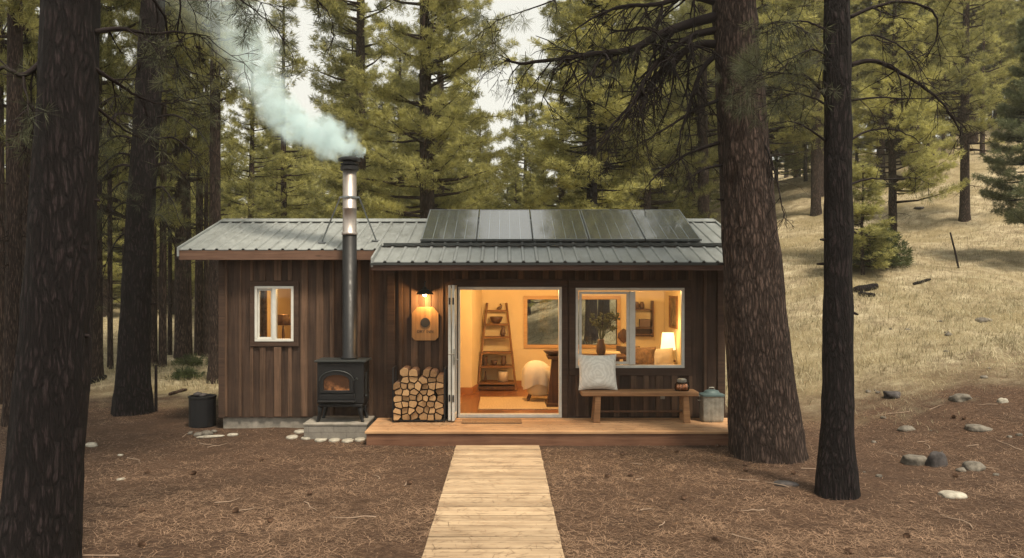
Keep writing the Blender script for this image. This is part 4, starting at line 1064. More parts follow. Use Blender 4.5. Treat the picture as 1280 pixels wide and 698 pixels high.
# wall shelf
wsx0, _, wz1 = pt(790, 378, 15.5); wsx1, _, wz0 = pt(816, 421, 15.5)
wsx0 -= .0
wsf = thing('wall_shelf', 'dark two tier wall shelf on the back wall seen through the right pane', 'shelf', (2.7, 15.5, 1.3))
mb = MB(); mb.box(wsx1 - .03, wsx1, 15.38, 15.585, wz0, wz1 + .03); mb.box(wsx0 + .02, wsx0 + .05, 15.38, 15.585, wz0, wz1 - .05); mb.build('side_panel', M['darkwood'], wsf)
sh = []
for py in (387, 410, 418): 
    z = pt(0, py, 15.5)[2]; MB().box(wsx0 + .05, wsx1 - .03, 15.38, 15.585, z - .012, z + .012).build('shelf_board', M['darkwood'], wsf); sh.append(z + .012)
MB().box(wsx0 + .05, wsx1 - .03, 15.56, 15.585, wz0, sh[1] - .03).build('back_panel', M['darkwood'], wsf)
for i, dx in enumerate((.09, .19)):
    loc = (wsx0 + dx, 15.47, sh[0]); o = MB().lathe(loc, [(.03, 0), (.05, .03), (.05, .09), (.03, .12), (.035, .14), (.02, .14)], 12).build('jar', M['brownpot'], None, smooth=True, loc=loc); tag(o, ['left small dark jar on top of the wall shelf', 'right small dark jar on top of the wall shelf'][i], 'jar', 'jars on the wall shelf')
loc = (wsx0 + .26, 15.47, sh[1]); o = MB().box(loc[0] - .12, loc[0] + .09, 15.42, 15.54, sh[1], sh[1] + .16).build('storage_basket', M['brownpot'], None, loc=loc, bevel=.01); tag(o, 'dark rectangular basket in the middle of the wall shelf', 'basket')
# picture on the right wall
xw = IX1 - .061
pf = thing('picture', 'dark framed picture on the right wall above the lamp', 'picture', (xw, 14.7, 1.75))
yA, yB_ = 14.35, 15.0; zA, zB = 1.42, 2.02
mb = MB(); mb.box(xw - .03, xw, yA, yB_, zB - .04, zB); mb.box(xw - .03, xw, yA, yB_, zA, zA + .04); mb.box(xw - .03, xw, yA, yA + .04, zA + .04, zB - .04); mb.box(xw - .03, xw, yB_ - .04, yB_, zA + .04, zB - .04); mb.build('frame', M['shelfwood'], pf)
MB().box(xw - .012, xw - .001, yA + .04, yB_ - .04, zA + .04, zB - .04).build('print', M['print'], pf)
# small wall ornament
loc = pt(780, 421, 15.5)
o = MB().lathe((loc[0], 15.54, loc[2]), [(0, -.14), (.05, -.10), (.12, -.02), (.12, .04), (.06, .12), (0, .16)], 6, 0, 1, .25).build('wall_ornament', M['darkwood'], None, loc=loc); tag(o, 'dark diamond shaped ornament on the back wall beside the window', 'ornament')
# coats by door
ct = thing('coat_rack', 'dark coats hanging on hooks on the partition left of the door', 'coat rack', (-.93, 13.6, 1.5))
MB().box(-1.029, -1.01, 13.2, 14.3, 1.72, 1.80).build('hook_board', M['darkwood'], ct)
for k, (yy, zz) in enumerate(((13.9, 1.35), (14.1, 1.2))):
    MB().lathe((-.93, yy, zz), [(.02, .3), (.06, .25), (.09, .1), (.10, -.2), (.08, -.3), (0, -.3)], 14, 0, .8, 1.2).build('coat', M['darkfab'], ct, smooth=True)
# ceiling lamps (out of the photograph's view but what lights the rooms)
def ceil_lamp(x, y, p, label):
    c = thing('ceiling_lamp', label, 'lamp', (x, y, CZ))
    MB().lathe((x, y, CZ), [(.12, -.012), (.12, -.001)], 20).build('mount', M['brownpot'], c); MB().lathe((x, y, CZ), [(0, -.09), (.08, -.07), (.11, -.04), (.11, -.013)], 20).build('lamp_shade', M['shade'], c, smooth=True)
    lamp('ceiling_lamp_light', (x, y, CZ - .22), p, (1, .62, .27), .12)
ceil_lamp(.3, 13.4, 62, 'round glowing ceiling lamp in the main room')
ceil_lamp(2.3, 13.3, 40, 'round glowing ceiling lamp above the sofa')
# left room
tl2 = thing('bedside_lamp', 'table lamp with dark shade inside the small left window', 'lamp', (-3.85, 13.4, FZ))
lx, ly, lz = pt(354, 400, 13.4)
MB().lathe((lx, ly, lz), [(.13, -.09), (.09, .09)], 24).build('lamp_shade', M['darkshade'], tl2, smooth=True)
MB().lathe((lx, ly, lz), [(.07, -.42), (.06, -.40), (.015, -.36), (.03, -.25), (.012, -.1)], 14).build('lamp_base', M['brownpot'], tl2, smooth=True)
MB().box(lx - .25, lx + .25, ly - .2, ly + .2, FZ, lz - .421).build('cabinet', M['shelfwood'], None, loc=(lx, ly, FZ), bevel=.01)
o = bpy.data.objects['cabinet']; tag(o, 'low wooden cabinet under the dark shaded lamp', 'cabinet')
lamp('bedside_lamp_light', (lx, ly + .02, lz - .14), 4, (1, .5, .16), .04)
lamp('bedside_lamp_light', (lx, ly + .02, lz + .13), 4, (1, .5, .16), .04)
ceil_lamp(-3.0, 13.2, 26, 'round ceiling lamp in the small left room')
cur = MB(); vs_, fs_ = [], []
for i in range(30):
    t = i / 29; xx = -4.1 + .42 * t; yy = 12.22 + .02 * math.sin(t * 26); vs_ += [(xx, yy, 1.1), (xx, yy, 2.35)]
fs_ = [(2 * i, 2 * i + 2, 2 * i + 3, 2 * i + 1) for i in range(29)]; cur.add(vs_, fs_)
o = cur.build('curtain', M['brownfab'], None, smooth=True, loc=(-3.9, 12.22, 1.7)); q = o.modifiers.new('s', 'SOLIDIFY'); q.thickness = .006; tag(o, 'brown curtain at the left of the small window', 'curtain')

# ------------------------------------------------------------------ yard objects
dx_, dy_, dz_ = pt(251.5, 538, 12.2)[0], 12.25, gz(-4.7, 12.25)
bp = thing('black_drum', 'black fire pit drum left of the cabin with debris on top', 'drum', (dx_, dy_, dz_))
MB().lathe((dx_, dy_, dz_), [(.195, .0), (.2, .02), (.2, .44), (.21, .45), (.21, .475), (.18, .48), (.17, .42), (0, .41)], 28).build('drum_body', M['blackplastic'], bp, smooth=False)
r5 = random.Random(8)
def rock_mesh(seed, sx, sy, sz, sub=3, rough=.35):
    import bmesh
    bm = bmesh.new(); bmesh.ops.create_icosphere(bm, subdivisions=sub, radius=1)
    P = np.array([v.co[:] for v in bm.verts]); 
    d = 1 + rough * vnoise(P[:, 0] * 1.3 + seed * 7.1, P[:, 1] * 1.3, P[:, 2] * 1.3, seed) + rough * .4 * vnoise(P[:, 0] * 3.4 + seed, P[:, 1] * 3.4, P[:, 2] * 3.4, seed + 1)
    for i, v in enumerate(bm.verts):
        c = Vector(P[i]) * d[i]
        # facet
        for ax in range(3): c[ax] = max(-.82, min(.82, c[ax])) if (seed + ax) % 2 else c[ax]
        v.co = (c.x * sx, c.y * sy, c.z * sz)
    me = bpy.data.meshes.new('rock'); bm.to_mesh(me); bm.free()
    for p in me.polygons: p.use_smooth = True
    return me
def rock(name, loc, s, m, label, cat='rock', group=None, seed=1, rz=0, rough=.35):
    me = rock_mesh(seed, *s, rough=rough); me.materials.append(m); o = mobj(name, me, None, loc); o.rotation_euler.z = rz; return tag(o, label, cat, group)
for k, (a, b) in enumerate(((-.08, .02), (.02, -.03))):
    me = rock_mesh(40 + k, .07, .06, .035, 2); me.materials.append(M['rockdark']); o = mobj('cover_stone', me, bp, (a, b, .49))
for k, (px, py, s, lab) in enumerate(((238, 544, .05, 'small grey stone at the left foot of the black drum'), (248, 546, .07, 'rounded grey stone in front of the black drum'), (258, 545, .075, 'pale stone at the right foot of the black drum'), (268, 541, .05, 'little stone between the black drum and the wall'))):
    g = ray_ground(px, py); rock('stone', (g[0], min(g[1], 12.0 if k < 3 else 12.1), gz(g[0], 12.0) + .02), (s, s * .8, s * .6), M['rock'], lab, 'stone', 'stones round the black drum', 50 + k)
g = ray_ground(263, 547); rock('flat_stone', (g[0], g[1], g[2] + .01), (.2, .06, .02), M['stone'], 'long flat pale stone at the left corner of the cabin', 'stone', None, 60, .35, .15)
g = ray_ground(291, 545); rock('flat_stone', (g[0], g[1], g[2] + .015), (.09, .06, .025), M['stone'], 'short pale stone by the left foundation corner', 'stone', None, 61, 0, .2)
# pavers round hearth
pav = [(365, 548, 15, 'outermost left'), (375, 541, 14, 'left rear'), (384, 549, 14, 'left'), (401, 551, 15, 'front left'), (418, 552, 15, 'front middle'), (435, 552, 15, 'front right'), (450, 551, 13, 'rightmost'), (372, 554, 11, 'front left corner')]
for k, (px, py, w, d) in enumerate(pav[:7]):
    g = ray_ground(px, py); w_ = w / FPX * g[1] * 1.0; r6 = random.Random(k + 3); poly = []
    for q in range(8):
        th = 2 * math.pi * (q + .5) / 8; c_, s_ = math.cos(th), math.sin(th); sq = (abs(c_) ** 4 + abs(s_) ** 4) ** (-.25)
        poly.append((g[0] + c_ * sq * w_ * .5 * r6.uniform(.88, 1.04), g[1] + s_ * sq * .12 * r6.uniform(.85, 1.05), g[2] - .02))
    o = MB().prism(poly, (0, 0, .042)).build('paving_stone', M['stone'], None, loc=g, bevel=.012); tag(o, '%s pale paving stone round the foot of the hearth block' % d, 'paving stone', 'pale paving stones round the hearth')
# rocks right
def rk_(px, py, w, h, m, lab, seed, name='rock', rz=0, group=None, rough=.3):
    g = ray_ground(px, py); sc_ = g[1] / FPX; sx = w / 2 * sc_; sz = h * .62 * sc_
    return rock(name, (g[0], g[1] + sx * .4, g[2] + sz * .12), (sx, sx * .8, sz), m, lab, 'rock', group, seed, rz, rough)
rk_(1146, 582, 32, 17, M['rock'], 'low pale grey rock left of the dark square one', 11)
rk_(1174, 584, 25, 27, M['rockdark'], 'dark square topped rock right of the tree pair', 12, rough=.2)
rk_(1221, 589, 30, 16, M['rock'], 'rounded grey rock furthest right of the three', 13)
rk_(1203, 590, 12, 6, M['rock'], 'small flat rock just left of the rounded grey rock', 14)
rk_(1195, 624, 36, 9, M['stone'], 'flat pale stepping stone nearest the right corner', 15, 'flat_stone', rough=.12)
rk_(984, 609, 32, 7, M['rockdark'], 'flat dark stone between the two large tree trunks', 16, 'flat_stone', rough=.15)
rk_(1204, 502, 28, 12, M['rock'], 'pale rock on the bank below the hillside', 17)
rk_(1255, 505, 14, 8, M['stone'], 'small pale rock on the bank at the right edge', 18)
rk_(1226, 538, 34, 9, M['rock'], 'long low rock at the foot of the bank', 19)
rk_(1232, 403, 22, 8, M['rock'], 'grey rock half way up the grassy slope', 20)
rk_(1118, 497, 24, 12, M['rockdark'], 'dark rock on the bank beside the slim trunk', 21)
rk_(1135, 540, 20, 7, M['rock'], 'small rock in the litter below the bank', 22)
rk_(1150, 262, 14, 5, M['rockdark'], 'dark rock high on the open hillside', 23)
rk_(112, 559, 16, 6, M['stone'], 'pale stone on the litter between left trunks', 24)
rk_(150, 601, 12, 3, M['stone'], 'flat pale stone on the litter at left', 25)
rk_(150, 570, 8, 3, M['stone'], 'tiny pale stone on the litter at left', 29)
rs = random.Random(77)
for k in range(20):
    px, py = rs.uniform(1075, 1278), rs.uniform(395, 600)
    w = rs.uniform(3, 10)
    rk_(px, py, w, w * .5, M['rock'], 'small loose stone scattered on the bank right of the trees', 100 + k % 9, 'stone', rs.uniform(0, 3), 'small stones scattered over the right bank')

def weathered_log(px0, py0, px1, py1, r, lab, m='barkdark', name='fallen_log'):
    a = ray_ground(px0, py0); b = ray_ground(px1, py1); rr = r / FPX * a[1]
    pts = []; 
    for i in range(7):
        t = i / 6; pts.append((a[0] + (b[0] - a[0]) * t + .02 * math.sin(t * 7), a[1] + (b[1] - a[1]) * t, a[2] + (b[2] - a[2]) * t + rr * .6 + .01 * math.sin(t * 9)))
    o = MB().tube(pts, [rr * q for q in (.8, 1, .95, 1, .9, .85, .7)], 9).build(name, M[m], None, smooth=True, loc=pts[0]); return tag(o, lab, 'log')
weathered_log(1068, 366, 1096, 362, 5, 'weathered fallen log on the slope behind the slim trunk')
weathered_log(1074, 370, 1092, 372, 3.5, 'short log below the weathered log on the slope')
weathered_log(212, 495, 232, 489, 2.5, 'thin pale log on the grass left of the cabin', 'barkred')
weathered_log(113, 480, 131, 474, 4, 'dark fallen log between the left trunks')
weathered_log(1142, 357, 1162, 351, 2, 'dark branch lying on the open hillside')

# brush piles
def leafball(name, loc, r, n, m, label, cat, seed, sz=.6, L_=.12, w=.012, tuft=10, twigs=True):
    rr = np.random.default_rng(seed); t = thing(name, label, cat, loc)
    P = rr.normal(0, .45, (n, 3)); P /= np.maximum(1, np.linalg.norm(P, axis=1) / 1.0)[:, None]; P *= np.array([r, r, r * sz]); P[:, 2] = np.abs(P[:, 2]) + .02
    D = P / (np.linalg.norm(P, axis=1)[:, None] + 1e-6) + np.array([0, 0, .3])
    mobj('foliage', tuft_mesh(P, D, rr, tuft, L_, w, m), t)
    if twigs:
        mb = MB()
        for k in range(0, n, max(1, n // 24)): mb.tube([(0, 0, 0), tuple(P[k] * .6 + np.array([0, 0, .03])), tuple(P[k])], [.012, .008, .004], 4)
        me_o = mb.build('stem', M['twig'], None, loc=(0, 0, 0)); me_o.parent = t; me_o.location = (0, 0, 0)
    return t
def tuft_mesh(P, D, rr, k, L_, w, m, spread=.9):
    n = len(P); D = D / (np.linalg.norm(D, axis=1)[:, None] + 1e-9)
    d = D[:, None, :] * .75 + rr.normal(0, spread * .6, (n, k, 3)); d /= np.linalg.norm(d, axis=2)[..., None]
    ln = L_ * rr.uniform(.7, 1.15, (n, k, 1)); tip = P[:, None, :] + d * ln
    s = np.cross(d, rr.normal(0, 1, (n, k, 3))); s /= (np.linalg.norm(s, axis=2)[..., None] + 1e-9); s *= w
    root = P[:, None, :] + d * ln * .06; midp = P[:, None, :] + d * ln * .6
    V = np.stack([root, midp + s * .5, tip, midp - s * .5], 2).reshape(-1, 3); i = np.arange(n * k) * 4
    return np_mesh('needles', V, np.stack([i, i + 1, i + 2, i + 3], 1), m)

g = ray_ground(232, 474); leafball('brush_pile', g, .36, 160, M['shrubleaf'], 'brush pile on the grass nearest the cabin left wall', 'brush', 1, .5)
g = ray_ground(240, 458); leafball('brush_pile', g, .45, 160, M['shrubleaf'], 'upper brush pile beside the far left trunks', 'brush', 2, .5)
g = ray_ground(1095, 334); leafball('shrub', g, .85, 700, M['shrubleaf'], 'round dark green shrub on the slope behind the slim trunk', 'shrub', 3, 1.25, .2, .02, 12)

# stakes
def stake(px, py, top, lab, lean=0):
    g = ray_ground(px, py); h = (py - top) / FPX * g[1]; r = .028
    o = MB().tube([(g[0], g[1], g[2] - .1), (g[0] + lean * .5, g[1], g[2] + h * .5), (g[0] + lean, g[1], g[2] + h)], [r, r * .9, r * .8], 6).build('stake', M['twig'], None, loc=g); tag(o, lab, 'stake')
stake(195, 515, 457, 'thin upright stake on the grass left of the cabin')
stake(1199, 335, 291, 'thin leaning stake on the open hillside', -.25)

# ------------------------------------------------------------------ trees
def trunk_mesh(pts, rad, ns, nr, disp, seed, m, flare=0, fr=7):
    pts = np.array(pts, float); t = np.linspace(0, 1, len(pts)); u = np.linspace(0, 1, nr) ** 1.0
    C = np.stack([np.interp(u, t, pts[:, i]) for i in range(3)], 1); rr = np.interp(u, t, rad)
    th = np.linspace(0, 2 * np.pi, ns, endpoint=False); TH, Rr = np.meshgrid(th, rr); Zc = C[:, 2][:, None] + 0 * TH
    cx, sx = np.cos(TH), np.sin(TH); hgt = Zc - pts[0, 2]
    if flare: Rr = Rr * (1 + flare * np.exp(-hgt / .42) * (1 + 1.0 * vnoise(cx * 1.8 + seed, sx * 1.8, 0 * TH, seed)))
    if disp:
        q = Rr * fr
        n1 = 1 - np.abs(vnoise(cx * q + seed, sx * q, Zc * 1.7, seed)) * 2
        n2 = vnoise(cx * q * 2.7 + seed, sx * q * 2.7, Zc * 5, seed + 1)
        n3 = vnoise(cx * 1.5, sx * 1.5, Zc * .8, seed + 2)
        Rr = Rr + disp * (n1 * .9 + n2 * .5) + disp * 1.2 * n3
    X_ = C[:, 0][:, None] + Rr * cx; Y_ = C[:, 1][:, None] + Rr * sx
    V = np.stack([X_, Y_, Zc], -1).reshape(-1, 3)
    i, j = np.meshgrid(np.arange(nr - 1), np.arange(ns), indexing='ij'); j2 = (j + 1) % ns
    F = np.stack([i * ns + j, i * ns + j2, (i + 1) * ns + j2, (i + 1) * ns + j], -1).reshape(-1, 4)
    return np_mesh('trunk', V, F, m, True)

def pine_variant(seed, H, R_, cb, m_leaf, m_bark, whorl=.5, nb=5, L_=.20, w=.022, k=11, dens=1.0, trunk_r=.2, conic=True, dead=0, droop=.12):
    rr = np.random.default_rng(seed); rnd = random.Random(seed)
    bend = rnd.uniform(-.25, .25)
    tm = trunk_mesh([(0, 0, -.3), (bend * .3, .05, H * .35), (bend, 0, H * .7), (bend * .6, 0, H)], [trunk_r, trunk_r * .8, trunk_r * .45, .02], 12, 34, trunk_r * .05, seed, m_bark, .35, 5)
    P = []; Dd = []; mb = MB(); z = cb
    def axx(z): return bend * (z / H)
    while z < H - .15:
        t = (z - cb) / (H - cb)
        pr = ((1 - t) ** .8 if conic else (1 - t ** 2.2) * (.55 + .45 * min(1, t * 4))) * (.75 + .5 * rnd.random())
        for q in range(nb):
            if rnd.random() < .12: continue
            az = rnd.uniform(0, 6.283); Lb = max(.25, R_ * pr * rnd.uniform(.6, 1.1)); zz = z + rnd.uniform(-.2, .2)
            up = rnd.uniform(-.05, .25) + .35 * t; ca, sa = math.cos(az), math.sin(az)
            def bp_(s): return np.array([axx(zz) + ca * Lb * s, sa * Lb * s, zz + Lb * (up * s - droop * 2 * s + droop * 2.4 * s * s)])
            mb.tube([bp_(0), bp_(.35), bp_(.7), bp_(1)], [.02 + .014 * Lb, .014 + .008 * Lb, .01, .005], 4, 0, False)
            nt_ = int((5 + Lb * 9) * dens)
            for i in range(nt_):
                s = rnd.uniform(.22, 1.0) ** .75; c = bp_(s); side = rnd.choice((-1, 1)); tl_ = Lb * .34 * (1.15 - s) * rnd.random() + .1
                a2 = az + side * rnd.uniform(.5, 1.3); e = c + np.array([math.cos(a2) * tl_, math.sin(a2) * tl_, rnd.uniform(-.05, .22) * tl_ + .03])
                nn = 2 + int(tl_ / .22)
                for j in range(nn):
                    f = (j + 1) / nn; pnt = c + (e - c) * f + np.array([rnd.gauss(0, .05), rnd.gauss(0, .05), rnd.gauss(0, .05)])
                    P.append(pnt); Dd.append((math.cos(a2), math.sin(a2), .5))
            P.append(bp_(1)); Dd.append((ca, sa, .5))
        z += whorl * rnd.uniform(.7, 1.2)
    # dead lower limbs
    for q in range(dead):
        zz = cb * rnd.uniform(.35, 1.0); az = rnd.uniform(0, 6.283); Lb = rnd.uniform(.4, 1.6); ca, sa = math.cos(az), math.sin(az)
        pts = [np.array([ca * Lb * s, sa * Lb * s, zz + Lb * (.1 * s - .3 * s * s)]) for s in (0, .3, .65, 1)]
        mb.tube(pts, [.022, .015, .009, .003], 4, 0, False)
        for i in range(5):
            c = pts[1] + (pts[3] - pts[1]) * rnd.random(); mb.tube([c, c + np.array([rnd.gauss(0, .2), rnd.gauss(0, .2), rnd.uniform(-.35, .05)])], [.007, .002], 4, 0, False)
    P = np.array(P); Dd = np.array(Dd)
    cm = tuft_mesh(P, Dd, rr, k, L_, w, m_leaf)
    tv = np.empty(len(tm.vertices) * 3, np.float32); tm.vertices.foreach_get('co', tv); tf = np.empty(len(tm.loops), np.int32); tm.loops.foreach_get('vertex_index', tf)
    bv = np.array([tuple(p) for p in mb.v], np.float32).reshape(-1, 3); bf = np.array(mb.f, np.int32).reshape(-1, 4)
    full = np_mesh('trunk', np.concatenate([tv.reshape(-1, 3), bv]), np.concatenate([tf.reshape(-1, 4), bf + len(tm.vertices)]), m_bark, True)
    limbs = np_mesh('limbs', bv, bf, M['twig'])
    return full, limbs, cm, H

VAR = {}
VAR['hero'] = pine_variant(1, 17.5, 3.6, 3.2, M['needles'], M['bark'], .42, 6, .19, .013, 18, 1.15, .26, True, 6)
VAR['full'] = pine_variant(2, 16, 2.9, 3.0, M['needles'], M['bark'], .45, 5, .20, .015, 14, 1.05, .20, True, 6)
VAR['full2'] = pine_variant(3, 18, 3.1, 3.6, M['needles'], M['bark'], .5, 5, .20, .015, 14, 1.05, .22, True, 8)
VAR['tall'] = pine_variant(4, 22, 2.8, 6.5, M['needles'], M['bark'], .5, 5, .22, .019, 12, 1.0, .23, False, 12)
VAR['tall2'] = pine_variant(5, 21, 2.6, 5.4, M['needles'], M['barkdark'], .5, 5, .22, .019, 12, 1.0, .2, False, 12)
VAR['cone'] = pine_variant(6, 12, 2.0, 1.0, M['needles'], M['bark'], .36, 6, .18, .015, 12, 1.2, .13, True, 0)
VAR['thin'] = pine_variant(7, 12.5, 1.1, 4.5, M['needles'], M['bark'], .45, 5, .2, .018, 9, .7, .11, True, 6)
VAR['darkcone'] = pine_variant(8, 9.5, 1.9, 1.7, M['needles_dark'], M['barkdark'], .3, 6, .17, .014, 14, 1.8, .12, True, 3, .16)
VAR['sapling'] = pine_variant(9, 4.2, 1.0, .5, M['needles'], M['bark'], .25, 5, .15, .014, 12, 1.5, .05, True, 0)
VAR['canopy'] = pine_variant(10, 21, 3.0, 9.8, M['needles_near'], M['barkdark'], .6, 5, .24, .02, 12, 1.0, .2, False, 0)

def tree(var, x, y, label, s=1.0, rz=0, sr=None, group=None, trunk=True, crown=True, name='pine_tree', dz=0):
    tm, bm_, cm, H = VAR[var]; t = thing(name, label, 'tree', (x, y, gz(x, y) + dz), group); t.rotation_euler.z = rz; t.scale = (sr or s, sr or s, s)
    mobj('trunk', tm, t)
    if crown: mobj('crown', cm, t)
    return t
def xat(px, D): return (px - 630) / FPX * D
tree('hero', xat(536, 24), 24, 'large full pine standing directly behind the cabin, left of the panels', .98, .5)
tree('full', xat(811, 27), 27, 'broad pine behind the right half of the roof', .72, 2.1)
tree('full2', xat(703, 34), 34, 'pine with dim trunk behind the middle solar panels', .68, 1.0)
tree('cone', xat(655, 46), 46, 'far conical pine rising into the central gap of sky', 1.13, .3)
tree('thin', xat(357, 27), 27, 'slender sparse pine against the sky behind the flue smoke', .96, .9, 1.2)
tree('full2', xat(313, 26), 26, 'pine behind the left end of the cabin roof', .58, 3.0)
tree('full', xat(268, 30), 30, 'pine behind the cabin roof left corner, second from the smoke', .62, 4.0)
tree('full', xat(440, 31), 31, 'pine rising behind the flue pipe', .74, 5.0)
tree('cone', xat(600, 38), 38, 'dense mid height pine right of the large full pine', .82, 1.5)
tree('full2', xat(760, 31), 31, 'pine left of the broad one behind the solar panels', .80, 2.5)
tree('full2', xat(880, 29), 29, 'pine showing just left of the big reddish trunk', 1.0, .2)
tree('full', xat(955, 34), 34, 'pine between the two right foreground trunks', 1.0, 1.2)
tree('tall', xat(1020, 33), 33, 'tall pine behind the slim right trunk', .9, 2.2)
g = ray_ground(1288, 332); tree('darkcone', g[0], g[1], 'dark green cone shaped pine at the right edge', .95 * g[1] * 320 / 984 / 9.5, 1.0)
g = ray_ground(1206, 276); tree('full2', g[0], g[1], 'pine with bare lower trunk midway up the hillside', .75, 2.0)
g = ray_ground(1116, 331); tree('full', g[0], g[1], 'young pine with bare lower trunk beside the round shrub', .62, .7)
g = ray_ground(1079, 345); tree('sapling', g[0], g[1], 'small sapling pine beside the round green shrub', .72, .7, 1.0)
# named left trunks
for px, py, w, lab in ((107, 490, 9, 'narrow dark trunk right of the huge left trunk'), (121, 476, 13, 'thicker trunk second right of the huge left trunk'), (138, 461, 6, 'thin trunk just left of the large second trunk'), (190, 457, 13, 'dark trunk close behind the large second trunk'), (203, 459, 9, 'trunk left of the trunk group near the brush piles'), (212, 444, 5, 'very thin trunk left of the brush piles'), (226, 446, 14, 'double width trunk above the brush piles'), (236, 445, 8, 'slim trunk right above the brush piles'), (248, 444, 10, 'trunk between the brush piles and the cabin'), (257, 446, 6, 'slim leaning trunk near the cabin left wall'), (16, 531, 19, 'dark trunk left of the huge foreground trunk'), (34, 500, 12, 'trunk at left partly behind the huge foreground trunk'), (2, 505, 12, 'dim trunk furthest left, beyond the huge one'), (268, 479, 15, 'reddish trunk right beside the cabin left corner')):
    g = ray_ground(px, py); D = min(g[1], 40); x = xat(px, D); d = w / FPX * D; var = ['thin', 'full2', 'thin'][px % 3] if w < 15 else 'tall'
    base = {'tall': .23, 'thin': .11, 'full2': .22}[var]; s = {'tall': .95, 'thin': 1.5, 'full2': 1.1}[var]
    tree(var, x, D, lab, s, px * .7, max(.55, min(2.3, d / 2 / base)))
for px, D, lab in ((739, 21, 'slim pine whose trunk shows through the back window, left one'), (755, 22.5, 'slim pine whose trunk shows through the back window, right one')): tree('tall2', xat(px, D), D, lab, .62, px, .85)
# background forest
fr = random.Random(12); placed = [(o.location.x, o.location.y) for o in bpy.data.objects if o.name.startswith('pine_tree')]
cnt = 0
for k in range(900):
    D = fr.uniform(24, 80); px = fr.uniform(-60, 1340); x = xat(px, D)
    if px > 960 and D < 40 + (px - 960) * .012: continue
    if 380 < px < 900 and D < 28: continue
    if px < 330 and (D < 44 or fr.random() < .35): continue
    if min((x - a) ** 2 + (y - b) ** 2 for (a, b) in placed for y in (D,)) < (2.5 if D < 50 else 3.2) ** 2: continue
    gap = (560 < px < 735) or (225 < px < 410); var = fr.choice(['tall', 'tall2', 'full', 'full2', 'tall'] if D < 36 and px > 400 else ['tall', 'full', 'full2', 'cone', 'cone', 'full'])
    s = fr.uniform(.8, 1.1)
    if gap:
        top = fr.uniform(165, 235) if px > 500 else fr.uniform(110, 200); var = fr.choice(['cone', 'full'])
        Hn = ((358 - top) / FPX * D + CAMZ - gz(x, D)); s = max(.3, Hn / VAR[var][3])
        if s > 1.3: continue
    if 470 < px < 930: s = max(.3, min(s, (2.2 + .70 * (D - 12.8) - gz(x, D)) / VAR[var][3]))
    placed.append((x, D)); cnt += 1
    if px < 560: lab = 'tall pine deep in the forest behind the left part of the cabin'
    elif px < 960: lab = 'pine in the far forest behind the solar panels'
    else: lab = 'pine at the forest edge on top of the right hillside'
    tree(var, x, D, lab, s, fr.uniform(0, 6), group='pines of the background forest')
    if cnt >= 150: break
for k in range(64):
    D = fr.uniform(34, 56); px = fr.choice([fr.uniform(-30, 290), fr.uniform(-30, 290), fr.uniform(-30, 290), fr.uniform(560, 900)]); x = xat(px, D)
    lab = 'young low pine among the trunks left of the cabin' if px < 300 else 'young low pine behind the solar panels'
    tree(fr.choice(['cone', 'full']), x, D, lab, fr.uniform(.38, .58), fr.uniform(0, 6), fr.uniform(.55, .75), group='young pines under the tall trees')

for k in range(44):
    D = fr.uniform(41, 62); px = fr.uniform(930, 1330); x = xat(px, D)
    if min((x - a) ** 2 + (D - b) ** 2 for (a, b) in placed) < 4: continue
    placed.append((x, D)); tree(fr.choice(['full', 'full2', 'tall', 'cone']), x, D, 'pine at the forest edge on top of the right hillside', fr.uniform(.7, 1.05), fr.uniform(0, 6), group='pines of the background forest')
for k in range(34):
    D = fr.uniform(37, 45); px = fr.uniform(1000, 1300); x = xat(px, D)
    if min((x - a) ** 2 + (D - b) ** 2 for (a, b) in placed) < 2.2: continue
    placed.append((x, D)); tree(fr.choice(['full2', 'thin', 'tall']), x, D, 'pine in the open rank of trunks along the top of the slope', fr.uniform(.8, 1.05), fr.uniform(0, 6), group='pines along the top of the slope')
